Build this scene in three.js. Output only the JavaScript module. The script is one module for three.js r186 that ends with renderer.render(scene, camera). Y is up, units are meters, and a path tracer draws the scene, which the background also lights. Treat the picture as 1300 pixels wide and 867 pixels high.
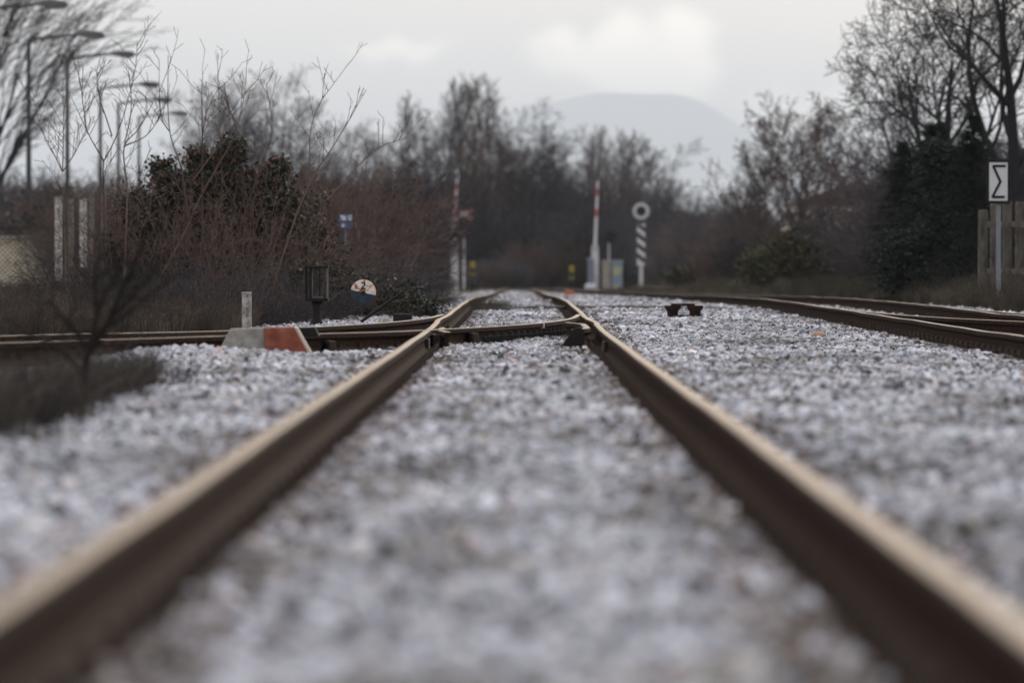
import * as THREE from 'three';
import { mergeGeometries, toCreasedNormals } from 'three/addons/utils/BufferGeometryUtils.js';
import { ImprovedNoise } from 'three/addons/math/ImprovedNoise.js';
import { FontLoader } from 'three/addons/loaders/FontLoader.js';
import { TextGeometry } from 'three/addons/geometries/TextGeometry.js';

// ------------------------------------------------------------------ camera, sky, sun, exposure
const scene = new THREE.Scene();
const camera = new THREE.PerspectiveCamera(6.614, 1300 / 867, 0.3, 90000);
camera.position.set(0, 0.664, 0);
camera.rotation.set(-Math.atan(86.5 / 7500), Math.atan(9 / 7500), 0, 'YXZ');
camera.focus = 60;
camera.userData.fStop = 3.2;
const renderer = new THREE.WebGLRenderer();
renderer.toneMapping = THREE.LinearToneMapping;
renderer.toneMappingExposure = 1.12;
renderer.shadowMap.enabled = true;

const SUN_AZ = 0.29, SUN_EL = 0.4;                      // radians; azimuth measured from the track's direction towards +x
const sunDir = new THREE.Vector3(Math.sin(SUN_AZ) * Math.cos(SUN_EL), Math.sin(SUN_EL), -Math.cos(SUN_AZ) * Math.cos(SUN_EL));
const sun = new THREE.DirectionalLight(new THREE.Color(1, 0.95, 0.88), 1.2);
sun.position.copy(sunDir).multiplyScalar(200).add(new THREE.Vector3(0, 0, -60));
sun.target.position.set(0, 0, -60);
sun.castShadow = true;
sun.shadow.radius = 30;
sun.shadow.mapSize.set(2048, 2048);
Object.assign(sun.shadow.camera, { left: -60, right: 60, top: 80, bottom: -80, near: 1, far: 500 });
scene.add(sun, sun.target);

const perlin = new ImprovedNoise();
const noise = (x, y = 0, z = 0) => perlin.noise(x, y, z);
const fbm = (x, y, z, o = 4) => { let s = 0, a = 0.5; for (let i = 0; i < o; i++, a *= 0.5, x *= 2.03, y *= 2.03, z *= 2.03) s += a * noise(x, y, z + i * 7.3); return s; };
const clamp = (x, a = 0, b = 1) => Math.min(b, Math.max(a, x));
const smooth = (a, b, x) => { const t = clamp((x - a) / (b - a)); return t * t * (3 - 2 * t); };
const lerp = (a, b, t) => a + (b - a) * t;
function rng(seed) { let a = seed >>> 0; return () => { a = (a + 0x6d2b79f5) | 0; let t = Math.imul(a ^ (a >>> 15), 1 | a); t = (t + Math.imul(t ^ (t >>> 7), 61 | t)) ^ t; return ((t ^ (t >>> 14)) >>> 0) / 4294967296; }; }

{ // overcast dome: thin grey layer, warmer towards the veiled sun, one bank of pale cumulus over the mountain
  const W = 4096, H = 2048, data = new Float32Array(W * H * 4);
  const deg = Math.PI / 180;
  const puffs = [[1.55, 2.18, 0.42, 0.30], [1.05, 2.25, 0.35, 0.26], [1.25, 1.86, 0.75, 0.30], [0.45, 2.3, 0.30, 0.16], [0.75, 2.02, 0.55, 0.26], [1.72, 1.98, 0.32, 0.24], [3.3, 1.55, 1.2, 0.26], [-1.2, 2.15, 0.6, 0.10]];
  for (let j = 0; j < H; j++) {
    const el = ((j + 0.5) / H - 0.5) * Math.PI, y = Math.sin(el), c = Math.cos(el);
    for (let i = 0; i < W; i++) {
      const az = ((i + 0.5) / W - 0.5) * 2 * Math.PI, x = Math.cos(az) * c, z = Math.sin(az) * c;
      const k = (j * W + i) * 4;
      const h = Math.max(0, y);
      const cs = clamp(x * sunDir.x + y * sunDir.y + z * sunDir.z, -1, 1);
      const wide = Math.exp((cs - 1) * 1.6), glow = Math.exp((cs - 1) * 22);
      const base = (0.69 + 0.34 * wide) * (1 + 1.25 * h);
      let n = 0;
      if (y > -0.02) { const q = 1 / (h + 0.12); n = fbm(x * q * 1.6, z * q * 1.6, 3.1, 3) + 0.7 * fbm(x * 22, y * 44, z * 22, 3); }
      let L = base * (1 + 0.1 * n);
      // pale cumulus
      let p = 0;
      const a = (Math.atan2(x, -z)) / deg, e = el / deg;
      if (Math.abs(a) < 8 && e > 0.5 && e < 4) {
        const wx = a + 0.3 * noise(a * 2.1, e * 2.1, 9), wy = e + 0.22 * noise(a * 2.3, e * 2.3, 4);
        for (const [pa, pe, ra, re] of puffs) { const d = Math.hypot((wx - pa) / ra, (wy - pe) / re); p = Math.max(p, 1 - smooth(0.5, 1.25, d)); }
      }
      const r = L * (1.08 - 0.09 * h) + glow * 4.2, g = L * (0.99 - 0.01 * h) + glow * 3.3, b = L * (0.92 + 0.11 * h) + glow * 1.9;
      data[k] = r + 1.05 * p; data[k + 1] = g + 0.97 * p; data[k + 2] = b + 0.82 * p; data[k + 3] = 1;
    }
  }
  const t = new THREE.DataTexture(data, W, H, THREE.RGBAFormat, THREE.FloatType);
  t.mapping = THREE.EquirectangularReflectionMapping; t.magFilter = THREE.LinearFilter; t.minFilter = THREE.LinearFilter; t.needsUpdate = true;
  scene.background = t; scene.environment = t;
}
scene.fog = new THREE.FogExp2(new THREE.Color(0.825, 0.912, 1.0), 0.00007);

// ------------------------------------------------------------------ helpers
const taken = new Map();
function numbered(name) { const n = taken.get(name) ?? 0; taken.set(name, n + 1); return n ? `${name}_${String(n).padStart(3, '0')}` : name; }
function tag(o, label, category, group, kind) { if (label) o.userData.label = label; if (category) o.userData.category = category; if (group) o.userData.group = group; if (kind) o.userData.kind = kind; return o; }
function mesh(name, geometry, material, parent) { const m = new THREE.Mesh(geometry, material); m.name = parent ? name : numbered(name); m.castShadow = m.receiveShadow = true; (parent ?? scene).add(m); return m; }
function thing(name, label, category, [x, y, z] = [0, 0, 0], turn = 0, group) { const o = new THREE.Group(); o.name = numbered(name); o.position.set(x, y, z); o.rotation.y = turn; scene.add(o); return tag(o, label, category, group); }
function copyOf(o, base, [x, y, z], turn, s, label, group) { const c = o.clone(); c.name = numbered(base); c.position.set(x, y, z); c.rotation.y = turn; if (Array.isArray(s)) c.scale.set(...s); else c.scale.setScalar(s); c.userData = { ...o.userData }; if (label) c.userData.label = label; if (group) c.userData.group = group; scene.add(c); return c; }
const rgb = (r, g, b) => new THREE.Color().setRGB(r, g, b);
const mat = (r, g, b, roughness = 0.9, extra = {}) => new THREE.MeshPhysicalMaterial({ color: rgb(r, g, b), roughness, specularIntensity: extra.metalness ? 1 : 0.22, ...extra });
// a tileable mottled texture, values around 1, in linear colour stops
function mottle(size, stops, { fx = 4, fy = 4, seed = 1, octaves = 4, contrast = 1.6, speck = 0 } = {}) {
  const d = new Uint8Array(size * size * 4), R = rng(seed);
  const tn = (u, v, f1, f2, z) => { // tile by blending
    const a = noise(u * f1, v * f2, z), b = noise((u - 1) * f1, v * f2, z), c = noise(u * f1, (v - 1) * f2, z), e = noise((u - 1) * f1, (v - 1) * f2, z);
    return lerp(lerp(a, b, u), lerp(c, e, u), v);
  };
  for (let j = 0; j < size; j++) for (let i = 0; i < size; i++) {
    const u = i / size, v = j / size; let s = 0, a = 0.5;
    for (let o = 0; o < octaves; o++, a *= 0.55) s += a * tn(u, v, fx * 2 ** o, fy * 2 ** o, seed * 3.7 + o * 11.3);
    let t = clamp(0.5 + s * contrast + (R() - 0.5) * speck);
    const f = t * (stops.length - 1), k = Math.min(stops.length - 2, Math.floor(f)), w = f - k;
    for (let c = 0; c < 3; c++) d[(j * size + i) * 4 + c] = 255 * Math.pow(clamp(lerp(stops[k][c], stops[k + 1][c], w)), 1 / 2.2);
    d[(j * size + i) * 4 + 3] = 255;
  }
  const t = new THREE.DataTexture(d, size, size); t.wrapS = t.wrapT = THREE.RepeatWrapping; t.magFilter = THREE.LinearFilter; t.minFilter = THREE.LinearMipmapLinearFilter; t.generateMipmaps = true; t.colorSpace = THREE.SRGBColorSpace; t.needsUpdate = true; return t;
}
const box = (w, h, d, x = 0, y = 0, z = 0, b = 0.004) => {
  const s = new THREE.Shape(), a = w / 2 - b, c = h / 2 - b; s.moveTo(-a, -c); s.lineTo(a, -c); s.lineTo(a, c); s.lineTo(-a, c); s.closePath();
  const g = new THREE.ExtrudeGeometry(s, { depth: d - 2 * b, bevelEnabled: true, bevelSize: b, bevelThickness: b, bevelSegments: 1 }); g.translate(x, y, z - d / 2 + b); return g;
};
const cyl = (r0, r1, h, x = 0, y = 0, z = 0, n = 16) => { const g = new THREE.CylinderGeometry(r0, r1, h, n); g.translate(x, y + h / 2, z); return g; };
const join = (list) => mergeGeometries(list.map((g) => { const n = g.index ? g.toNonIndexed() : g; for (const k of Object.keys(n.attributes)) if (!['position', 'normal', 'uv'].includes(k)) n.deleteAttribute(k); return n; }));

// tubes collected into one geometry
class Tubes {
  constructor() { this.p = []; this.n = []; this.i = []; this.count = 0; }
  tube(pts, rad, sides = 3) {
    const base = this.count, m = pts.length; let u = null;
    for (let k = 0; k < m; k++) {
      const a = pts[Math.max(0, k - 1)], b = pts[Math.min(m - 1, k + 1)];
      let tx = b[0] - a[0], ty = b[1] - a[1], tz = b[2] - a[2]; const tl = Math.hypot(tx, ty, tz) || 1; tx /= tl; ty /= tl; tz /= tl;
      if (!u) u = Math.abs(ty) < 0.9 ? [0, 1, 0] : [1, 0, 0];
      let d = u[0] * tx + u[1] * ty + u[2] * tz, ux = u[0] - d * tx, uy = u[1] - d * ty, uz = u[2] - d * tz; const ul = Math.hypot(ux, uy, uz) || 1; ux /= ul; uy /= ul; uz /= ul; u = [ux, uy, uz];
      const vx = ty * uz - tz * uy, vy = tz * ux - tx * uz, vz = tx * uy - ty * ux, r = rad[k];
      for (let s = 0; s < sides; s++) { const q = (s / sides) * Math.PI * 2, c = Math.cos(q), e = Math.sin(q), nx = ux * c + vx * e, ny = uy * c + vy * e, nz = uz * c + vz * e; this.p.push(pts[k][0] + nx * r, pts[k][1] + ny * r, pts[k][2] + nz * r); this.n.push(nx, ny, nz); this.count++; }
      if (k) for (let s = 0; s < sides; s++) { const s2 = (s + 1) % sides, A = base + (k - 1) * sides + s, B = base + (k - 1) * sides + s2, C = A + sides, D = B + sides; this.i.push(A, B, C, B, D, C); }
    }
    return this;
  }
  geometry() { const g = new THREE.BufferGeometry(); g.setAttribute('position', new THREE.Float32BufferAttribute(this.p, 3)); g.setAttribute('normal', new THREE.Float32BufferAttribute(this.n, 3)); g.setAttribute('uv', new THREE.Float32BufferAttribute(new Float32Array(this.count * 2), 2)); g.setIndex(this.i); return g; }
}

// ------------------------------------------------------------------ the lie of the land (D is the distance down the line, z = -D)
const TRACK_X = -0.036, HALF = 0.7525, TOP = 0.16;
const profile = (D) => 0.09 * Math.exp(-(((D - 92) / 32) ** 2)) - 0.0019 * (Math.max(0, Math.min(D, 335) - 118) ** 2 / (Math.max(0, Math.min(D, 335) - 118) + 25));
const table = (rows) => (D) => { if (D <= rows[0][0]) return rows[0][1] + (D - rows[0][0]) * (rows[1][1] - rows[0][1]) / (rows[1][0] - rows[0][0]); for (let k = 1; k < rows.length; k++) if (D <= rows[k][0]) { const a = rows[Math.max(0, k - 2)], b = rows[k - 1], c = rows[k], d = rows[Math.min(rows.length - 1, k + 1)], h = c[0] - b[0], t = (D - b[0]) / h, m0 = ((c[1] - a[1]) / (c[0] - a[0] || 1)) * h, m1 = ((d[1] - b[1]) / (d[0] - b[0] || 1)) * h; return (2 * t ** 3 - 3 * t ** 2 + 1) * b[1] + (t ** 3 - 2 * t ** 2 + t) * m0 + (-2 * t ** 3 + 3 * t ** 2) * c[1] + (t ** 3 - t ** 2) * m1; } const l = rows[rows.length - 1], q = rows[rows.length - 2]; return l[1] + (D - l[0]) * (l[1] - q[1]) / (l[0] - q[0]); };
// inner rail of the diverging track, from its points at D 66 to where it swings away past D 30
const closure = table([[28, -8.6], [34, -6.1], [38, -4.45], [42, -3.02], [46, -1.86], [49, -1.13], [51.5, -0.6], [54, -0.15], [57, 0.24], [61, 0.53], [65.5, 0.66]]);
const divergeAt = (D, off) => { const x = closure(D), s = (closure(D + 0.2) - closure(D - 0.2)) / 0.4, l = Math.hypot(1, s); return [x - off / l, D + off * s / l]; };
const secondTrack = table([[-10, 4.68], [100, 4.68], [130, 4.62], [170, 4.0], [220, 3.0], [280, 1.7], [345, 0.6]]);
const outerLimit = (D) => { // how far the ballast reaches on the diverging side
  if (D < 33) return -2.05 - 0.12 * noise(D * 0.35, 2);
  if (D < 64) { const outer = -2.0 - 1.25 - Math.max(0, 63 - D) * 0.32; return lerp(-2.1, Math.max(outer, -9), smooth(33, 38, D)); }
  return lerp(-2.9, -1.75, smooth(70, 100, D)) + 0.2 * noise(D * 0.2, 5);
};
const farLimit = (D) => secondTrack(D) + 1.8 + 0.15 * noise(D * 0.23, 8);
const heap = (x, D) => 0.125 * Math.exp(-(((x + 2.3) / 0.85) ** 2) - ((D - 40.6) / 2.6) ** 2);
function ground(x, D) {
  let y = profile(D);
  if (x < -2) y += lerp(-0.42 * smooth(-2.05, -3.6, x), -0.06 * smooth(-2.3, -3.5, x), smooth(32, 38, D)) * 1;
  if (x > 6) y += 0.26 * smooth(6.3, 7.4, x);
  y += heap(x, D) - 0.05 * smooth(2.7, 3.5, x) * (1 - smooth(6.0, 6.8, x));
  return y + 0.018 * noise(x * 0.9, D * 0.45, 1) + 0.012 * noise(x * 2.6, D * 1.6, 4) - 0.005;
}
const inBallast = (x, D) => x > outerLimit(D) && x < farLimit(D) && D < 334;

// ------------------------------------------------------------------ ground, ballast bed
const soilTex = mottle(512, [[0.045, 0.036, 0.028], [0.085, 0.07, 0.052], [0.12, 0.105, 0.07]], { fx: 5, fy: 5, seed: 4, speck: 0.25 });
const bedTex = mottle(512, [[0.10, 0.095, 0.09], [0.2, 0.195, 0.19], [0.3, 0.295, 0.29]], { fx: 24, fy: 24, seed: 6, speck: 0.5, octaves: 3 });
function sheet(name, xs, ds, height, material, keep, uvScale, kind) {
  const p = [], uv = [], ix = [], nx = xs.length;
  for (const D of ds) for (const x of xs) { p.push(x, height(x, D), -D); uv.push(x * uvScale, D * uvScale); }
  for (let j = 0; j < ds.length - 1; j++) for (let i = 0; i < nx - 1; i++) { if (keep && !keep((xs[i] + xs[i + 1]) / 2, (ds[j] + ds[j + 1]) / 2)) continue; const a = j * nx + i, b = a + 1, c = a + nx, d = c + 1; ix.push(a, b, c, b, d, c); }
  const g = new THREE.BufferGeometry(); g.setAttribute('position', new THREE.Float32BufferAttribute(p, 3)); g.setAttribute('uv', new THREE.Float32BufferAttribute(uv, 2)); g.setIndex(ix); g.computeVertexNormals();
  const m = mesh(name, g, material); m.userData.kind = kind ?? 'structure'; return m;
}
const span = (a, b, s) => { const r = []; for (let v = a; v < b - 1e-6; v += s) r.push(v); r.push(b); return r; };
const growOut = (start, end, f) => { const r = []; let s = 2, v = start; while (v < end) { v += s; s *= f; r.push(v); } return r; };
{
  const right = growOut(24, 52000, 1.6), xs = [...right.slice().reverse().map((v) => -v), ...span(-24, 24, 0.5), ...right];
  const ds = [...growOut(30, 3000, 1.7).reverse().map((v) => -v), ...span(-30, 340, 1), ...growOut(340, 52000, 1.5)];
  sheet('ground', xs, ds, (x, D) => (inBallast(x, D) || inBallast(x + 0.7, D) || inBallast(x - 0.7, D) ? ground(x, D) - 0.09 : ground(x, D) + (Math.abs(x) < 200 && D < 400 ? 0.05 * noise(x * 0.4, D * 0.2, 3) : 0)), mat(1, 1, 1, 1, { map: soilTex }), null, 0.35);
  sheet('ballast_bed', span(-9.5, 8.5, 0.2), [...span(-3, 60, 0.3), ...span(60.5, 130, 0.6), ...span(131, 334, 1.5)], (x, D) => ground(x, D) - (x < outerLimit(D) + 0.15 || x > farLimit(D) - 0.15 ? 0.12 : 0.012), mat(1, 1, 1, 1, { map: bedTex }), inBallast, 1.4);
}

// ------------------------------------------------------------------ ballast stones
{
  const R = rng(77), variants = [];
  for (let v = 0; v < 5; v++) {
    const g = new THREE.IcosahedronGeometry(1, 0), p = g.attributes.position, seen = new Map();
    for (let i = 0; i < p.count; i++) { const key = [p.getX(i), p.getY(i), p.getZ(i)].map((q) => q.toFixed(3)).join(); if (!seen.has(key)) seen.set(key, 0.72 + 0.5 * R()); const s = seen.get(key); p.setXYZ(i, p.getX(i) * s, p.getY(i) * s * 0.78, p.getZ(i) * s * 0.92); }
    g.computeVertexNormals(); variants.push(g);
  }
  const lists = variants.map(() => []);
  const q = new THREE.Quaternion(), e = new THREE.Euler(), m = new THREE.Matrix4(), c = new THREE.Color();
  const railXs = (D) => { const r = [TRACK_X - HALF, TRACK_X + HALF, secondTrack(D) - HALF, secondTrack(D) + HALF]; if (D > 30 && D < 66) { r.push(closure(D)); const [x] = divergeAt(D, 1.505); r.push(x); } return r; };
  const bands = [[7, 30, 1050], [30, 75, 930], [75, 120, 430], [120, 180, 170], [180, 300, 55]];
  for (const [d0, d1, density] of bands) for (let D = d0; D < d1; D += 0.25) {
    const half = 0.0885 * D + 1.6, lo = Math.max(outerLimit(D) - 0.12, -half), hi = Math.min(farLimit(D) + 0.12, half), rails = railXs(D), grow = d0 < 70 ? 1 : d0 < 100 ? 1.4 : 2.1;
    const n = Math.round((hi - lo) * 0.25 * density);
    for (let k = 0; k < n; k++) {
      const x = lo + (hi - lo) * R(), d = D + 0.25 * R();
      let near = 9; for (const r of rails) near = Math.min(near, Math.abs(x - r));
      if (near < 0.085 || (near < 0.15 && R() < 0.5)) continue;
      const cover = 0.5 + 0.5 * noise(x * 1.1, d * 0.5, 7), size = (0.0115 + 0.017 * R() ** 1.8) * grow * (R() < 0.03 ? 1.5 : 1);
      const lift = near < 0.16 ? -0.01 : R() * R() * 0.03 + (x > 3 && near < 0.75 && R() < 0.6 ? 0.03 : 0);
      e.set(R() * 6.28, R() * 6.28, R() * 6.28); q.setFromEuler(e);
      m.compose(new THREE.Vector3(x, ground(x, d) + lift + size * 0.3, -d), q, new THREE.Vector3(size * (0.85 + 0.5 * R()), size * (0.75 + 0.4 * R()), size * (0.9 + 0.4 * R())));
      let t = R(), L, w = R();
      if (t < 0.15) L = 0.06 + 0.08 * R(); else if (t < 0.38) L = 0.2 + 0.14 * R(); else if (t < 0.85) L = 0.36 + 0.2 * R(); else L = 0.56 + 0.16 * R();
      const dirt = smooth(0.08, 0.42, noise(x * 1.5 + 3, d * 0.5, 12) + 0.5 * noise(x * 4.1, d * 1.6, 5));
      L *= 0.82 * (0.75 + 0.5 * cover) * (0.95 + 0.4 * noise(x * 0.6 + 9, d * 0.22, 2)) * (1 - 0.45 * dirt);
      let cr = L * 0.955, cg = L * 0.985, cb = L * 1.1;
      if (dirt > 0.3 && w < 0.6) { cr *= 1.02; cg *= 0.96; cb *= 0.84; } else if (w < 0.12) { cr *= 1.06; cb *= 0.9; } else if (w > 0.996) { cr *= 1.15; cg *= 0.72; cb *= 0.55; }
      if (near < 0.4 && R() < 1.1 * (1 - near / 0.4)) { cr *= 0.5; cg *= 0.43; cb *= 0.39; }       // rust dust next to the rails
      c.setRGB(cr, cg, cb);
      lists[Math.floor(R() * 5)].push([m.elements.slice(), c.r, c.g, c.b]);
    }
  }
  const stoneMat = mat(1, 1, 1, 0.92);
  lists.forEach((list, v) => {
    const o = new THREE.InstancedMesh(variants[v], stoneMat, list.length); o.name = numbered('ballast_gravel');
    list.forEach(([el, r, g, b], i) => { o.setMatrixAt(i, m.fromArray(el)); o.setColorAt(i, c.setRGB(r, g, b)); });
    o.castShadow = o.receiveShadow = true; tag(o, 'pale grey crushed stone ballast spread between and around the tracks', 'gravel', 'track ballast', 'stuff'); scene.add(o);
  });
  console.log('stones', lists.reduce((s, l) => s + l.length, 0));
}

// ------------------------------------------------------------------ rails, sleepers, fastenings
const rustTex = mottle(512, [[0.0048, 0.0025, 0.0018], [0.0105, 0.005, 0.0033], [0.022, 0.0102, 0.006], [0.06, 0.029, 0.0165]], { fx: 6, fy: 10, seed: 3, speck: 0.18, contrast: 1.3 });
const shineTex = mottle(512, [[0.05, 0.029, 0.018], [0.1, 0.064, 0.044], [0.16, 0.115, 0.087]], { fx: 3, fy: 24, seed: 9, speck: 0.1, contrast: 1.3 });
const dullTex = mottle(512, [[0.025, 0.017, 0.014], [0.055, 0.039, 0.033], [0.11, 0.084, 0.073]], { fx: 3, fy: 24, seed: 12, speck: 0.1, contrast: 1.3 });
const rust = mat(1, 1, 1, 0.9, { specularIntensity: 0.05, map: rustTex, bumpMap: rustTex, bumpScale: 0.0015 });
const shine = mat(1, 1, 1, 0.55, { map: shineTex, metalness: 0.15, specularIntensity: 0.4 });
const midTop = mat(1, 1, 1, 0.6, { map: mottle(512, [[0.07, 0.05, 0.04], [0.13, 0.1, 0.085], [0.19, 0.155, 0.135]], { fx: 3, fy: 24, seed: 14, speck: 0.1, contrast: 1.3 }), metalness: 0.15, specularIntensity: 0.3 });
const dull = mat(1, 1, 1, 0.6, { map: dullTex, metalness: 0.2, specularIntensity: 0.5 });
const blackIron = mat(0.012, 0.011, 0.011, 0.7);
const timberTex = mottle(256, [[0.018, 0.014, 0.011], [0.045, 0.036, 0.03], [0.09, 0.078, 0.068]], { fx: 2, fy: 22, seed: 15, speck: 0.2 });
const timber = mat(1, 1, 1, 0.95, { map: timberTex });
const concreteTex = mottle(256, [[0.16, 0.15, 0.135], [0.26, 0.25, 0.23], [0.38, 0.37, 0.345]], { fx: 6, fy: 6, seed: 18, speck: 0.3 });
const concrete = mat(1, 1, 1, 0.95, { map: concreteTex });

// rail cross-section around the centre of its foot: foot, web, head
const half = [[0.07, 0], [0.07, 0.011], [0.022, 0.026], [0.009, 0.045], [0.009, 0.098], [0.014, 0.11], [0.0355, 0.122], [0.036, 0.147], [0.0345, 0.1532], [0.0295, 0.1568], [0.0245, 0.158]];
const railProfile = [...half.map(([u, v]) => [u, v]), ...half.slice().reverse().map(([u, v]) => [-u, v])];
const headProfile = [[0.0262, 0.1578], [0.0245, 0.1588], [0.016, 0.1598], [0, 0.1604], [-0.016, 0.1598], [-0.0245, 0.1588], [-0.0262, 0.1578]];
function sweep(points, prof, closed, cap) {
  const p = [], n = [], uv = [], ix = []; let along = 0; const edges = closed ? prof.length : prof.length - 1, m = points.length; const frames = [];
  for (let k = 0; k < m; k++) {
    const a = points[Math.max(0, k - 1)], b = points[Math.min(m - 1, k + 1)]; let tx = b[0] - a[0], tz = b[2] - a[2]; const l = Math.hypot(tx, tz); tx /= l; tz /= l;
    if (k) along += Math.hypot(points[k][0] - points[k - 1][0], points[k][2] - points[k - 1][2]);
    frames.push([-tz, tx, along]);                        // side vector (towards +x when running down the line)
  }
  let arc = 0, base = 0;
  for (let e = 0; e < edges; e++) {
    const [u0, v0] = prof[e], [u1, v1] = prof[(e + 1) % prof.length], l = Math.hypot(u1 - u0, v1 - v0), nu = (v1 - v0) / l, nv = -(u1 - u0) / l;
    for (let k = 0; k < m; k++) {
      const [sx, sz, al] = frames[k], P = points[k];
      for (const [u, v, w] of [[u0, v0, arc], [u1, v1, arc + l]]) { p.push(P[0] + sx * u, P[1] + v, P[2] + sz * u); n.push(sx * nu, nv, sz * nu); uv.push(al * 1.3, w * 4); }
      if (k) { const a = base + (k - 1) * 2; ix.push(a, a + 2, a + 1, a + 1, a + 2, a + 3); }
    }
    base += 2 * m; arc += l;
  }
  if (cap) for (const k of [0, m - 1]) { const sh = THREE.ShapeUtils.triangulateShape(prof.map(([u, v]) => new THREE.Vector2(u, v)), []), [sx, sz] = frames[k], P = points[k], dir = k ? 1 : -1; for (const [u, v] of prof) { p.push(P[0] + sx * u, P[1] + v, P[2] + sz * u); n.push(sz * dir, 0, -sx * dir); uv.push(u * 4, v * 4); } for (const t of sh) ix.push(base + t[0], base + t[1], base + t[2]); base += prof.length; }
  const g = new THREE.BufferGeometry(); g.setAttribute('position', new THREE.Float32BufferAttribute(p, 3)); g.setAttribute('normal', new THREE.Float32BufferAttribute(n, 3)); g.setAttribute('uv', new THREE.Float32BufferAttribute(uv, 2)); g.setIndex(ix); return g;
}
function rail(name, points, parent, top = shine) { const r = mesh(name, sweep(points, railProfile, true, true), rust, parent); mesh('running_surface', sweep(points, headProfile, false), top, r); return r; }
const stations = (a, b) => { const r = []; for (let D = a; D < b; D += D < 80 ? 0.5 : D < 150 ? 1.2 : 4) r.push(D); r.push(b); return r; };
const wave = (D, s) => 0.006 * noise(D * 0.11, s) + 0.004 * noise(D * 0.35, s + 4);

// one fastening: plate, two clips and bolt heads on either side of the foot
const fasteningGeo = join([box(0.34, 0.012, 0.15, 0, 0.0, 0), box(0.05, 0.026, 0.06, 0.084, 0.02, 0), box(0.05, 0.026, 0.06, -0.084, 0.02, 0), cyl(0.017, 0.019, 0.06, 0.108, 0.01, 0, 6), cyl(0.017, 0.019, 0.06, -0.108, 0.01, 0, 6)]);
fasteningGeo.translate(0, -0.002, 0);
const sleeperGeo = (len, w = 0.25, h = 0.14) => { const g = box(len, h, w, 0, -h / 2 - 0.009, 0, 0.012), uv = g.attributes.uv, p = g.attributes.position; for (let i = 0; i < p.count; i++) uv.setXY(i, p.getX(i) * 0.4, p.getZ(i) * 2 + p.getY(i) * 2); return g; };

function track(name, label, rails, sleepers, opts) {
  const t = thing(name, label, 'railway track');
  for (const r of rails) rail('rail', r, t, opts.top);
  for (const s of sleepers) {
    const o = mesh('sleeper', s.geo, s.material, t); o.position.set(s.x, s.y, -s.D); o.rotation.y = s.turn ?? 0;
    for (const dx of s.seats) { const f = mesh('rail_fastening', fasteningGeo, opts.iron, o); f.position.set(dx, 0, 0); f.rotation.y = s.seatTurn ?? 0; }
  }
  return t;
}
const iron = mat(1, 1, 1, 0.75, { map: mottle(128, [[0.012, 0.009, 0.008], [0.03, 0.02, 0.016], [0.06, 0.04, 0.03]], { seed: 21, speck: 0.3 }) });
const sleepShort = sleeperGeo(2.5);
{ // main line
  const D = stations(-4, 336), sl = [];
  const jog = (d, s) => (s < 0 ? -0.03 * Math.exp(-(((d - 60) / 3) ** 2)) + 0.016 * Math.exp(-(((d - 53) / 1.6) ** 2)) : 0.035 * Math.exp(-(((d - 57.5) / 2.2) ** 2)) - 0.012 * Math.exp(-(((d - 64) / 2) ** 2)));
  const side = (s) => D.map((d) => [TRACK_X + s * HALF + wave(d, s * 3 + 5) + jog(d, s), profile(d) + wave(d, s * 5 + 20) + (s < 0 ? 0.012 : 0.008) * Math.exp(-(((d - 53.5) / 1.6) ** 2)), -d]);
  for (let d = 7, k = 0; d < 140; d += 0.6, k++) sl.push({ geo: sleepShort, material: d > 46 && d < 70 ? timber : concrete, x: TRACK_X, y: profile(d), D: d, seats: d < 95 ? [-HALF, HALF] : [] });
  const t = track('main_railway_track', 'straight rusty railway track with tan worn rail heads running down the middle', [side(-1), side(1)], sl, { top: shine, iron });
  // guard rail facing the crossing, flared at both ends, its cut end a black wedge
  const gx = (d) => TRACK_X + HALF - 0.036 - 0.05 - 0.036 - 0.13 * smooth(1.6, 3.2, Math.abs(d - 53.2));
  rail('guard_rail', span(50.0, 56.4, 0.2).map((d) => [gx(d), profile(d) + 0.012, -d]), t, dull);
  const s = new THREE.Shape([[-0.125, 0], [0.085, 0], [0.085, 0.165], [0.055, 0.178], [0.0, 0.172]].map((v) => new THREE.Vector2(...v)));
  const end = new THREE.ExtrudeGeometry(s, { depth: 0.05, bevelEnabled: true, bevelSize: 0.004, bevelThickness: 0.004, bevelSegments: 1 }); end.translate(gx(50) , profile(50) + 0.006, -49.98);
  mesh('guard_rail_end', end, blackIron, t);
  // crossing: wing rails and joint plates
  rail('wing_rail', span(49.4, 53.0, 0.2).map((d) => [TRACK_X - HALF + 0.1 + 0.09 * smooth(51.4, 49.4, d), profile(d) - 0.004, -d]), t, dull);
  for (const [x, d] of [[TRACK_X - HALF + 0.03, 49.0], [TRACK_X - HALF + 0.03, 58.2], [TRACK_X + HALF - 0.03, 47.2], [TRACK_X + HALF - 0.03, 59.5]]) mesh('fishplate', box(0.03, 0.075, 0.6, x, profile(d) + 0.07, -d), iron, t);
  for (const [x, d] of [[TRACK_X + HALF + 0.01, 60.8]]) mesh('rail_joint', box(0.076, 0.02, 0.28, x, profile(d) + 0.153, -d, 0.003), mat(0.5, 0.47, 0.43, 0.5), t);
}
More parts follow.
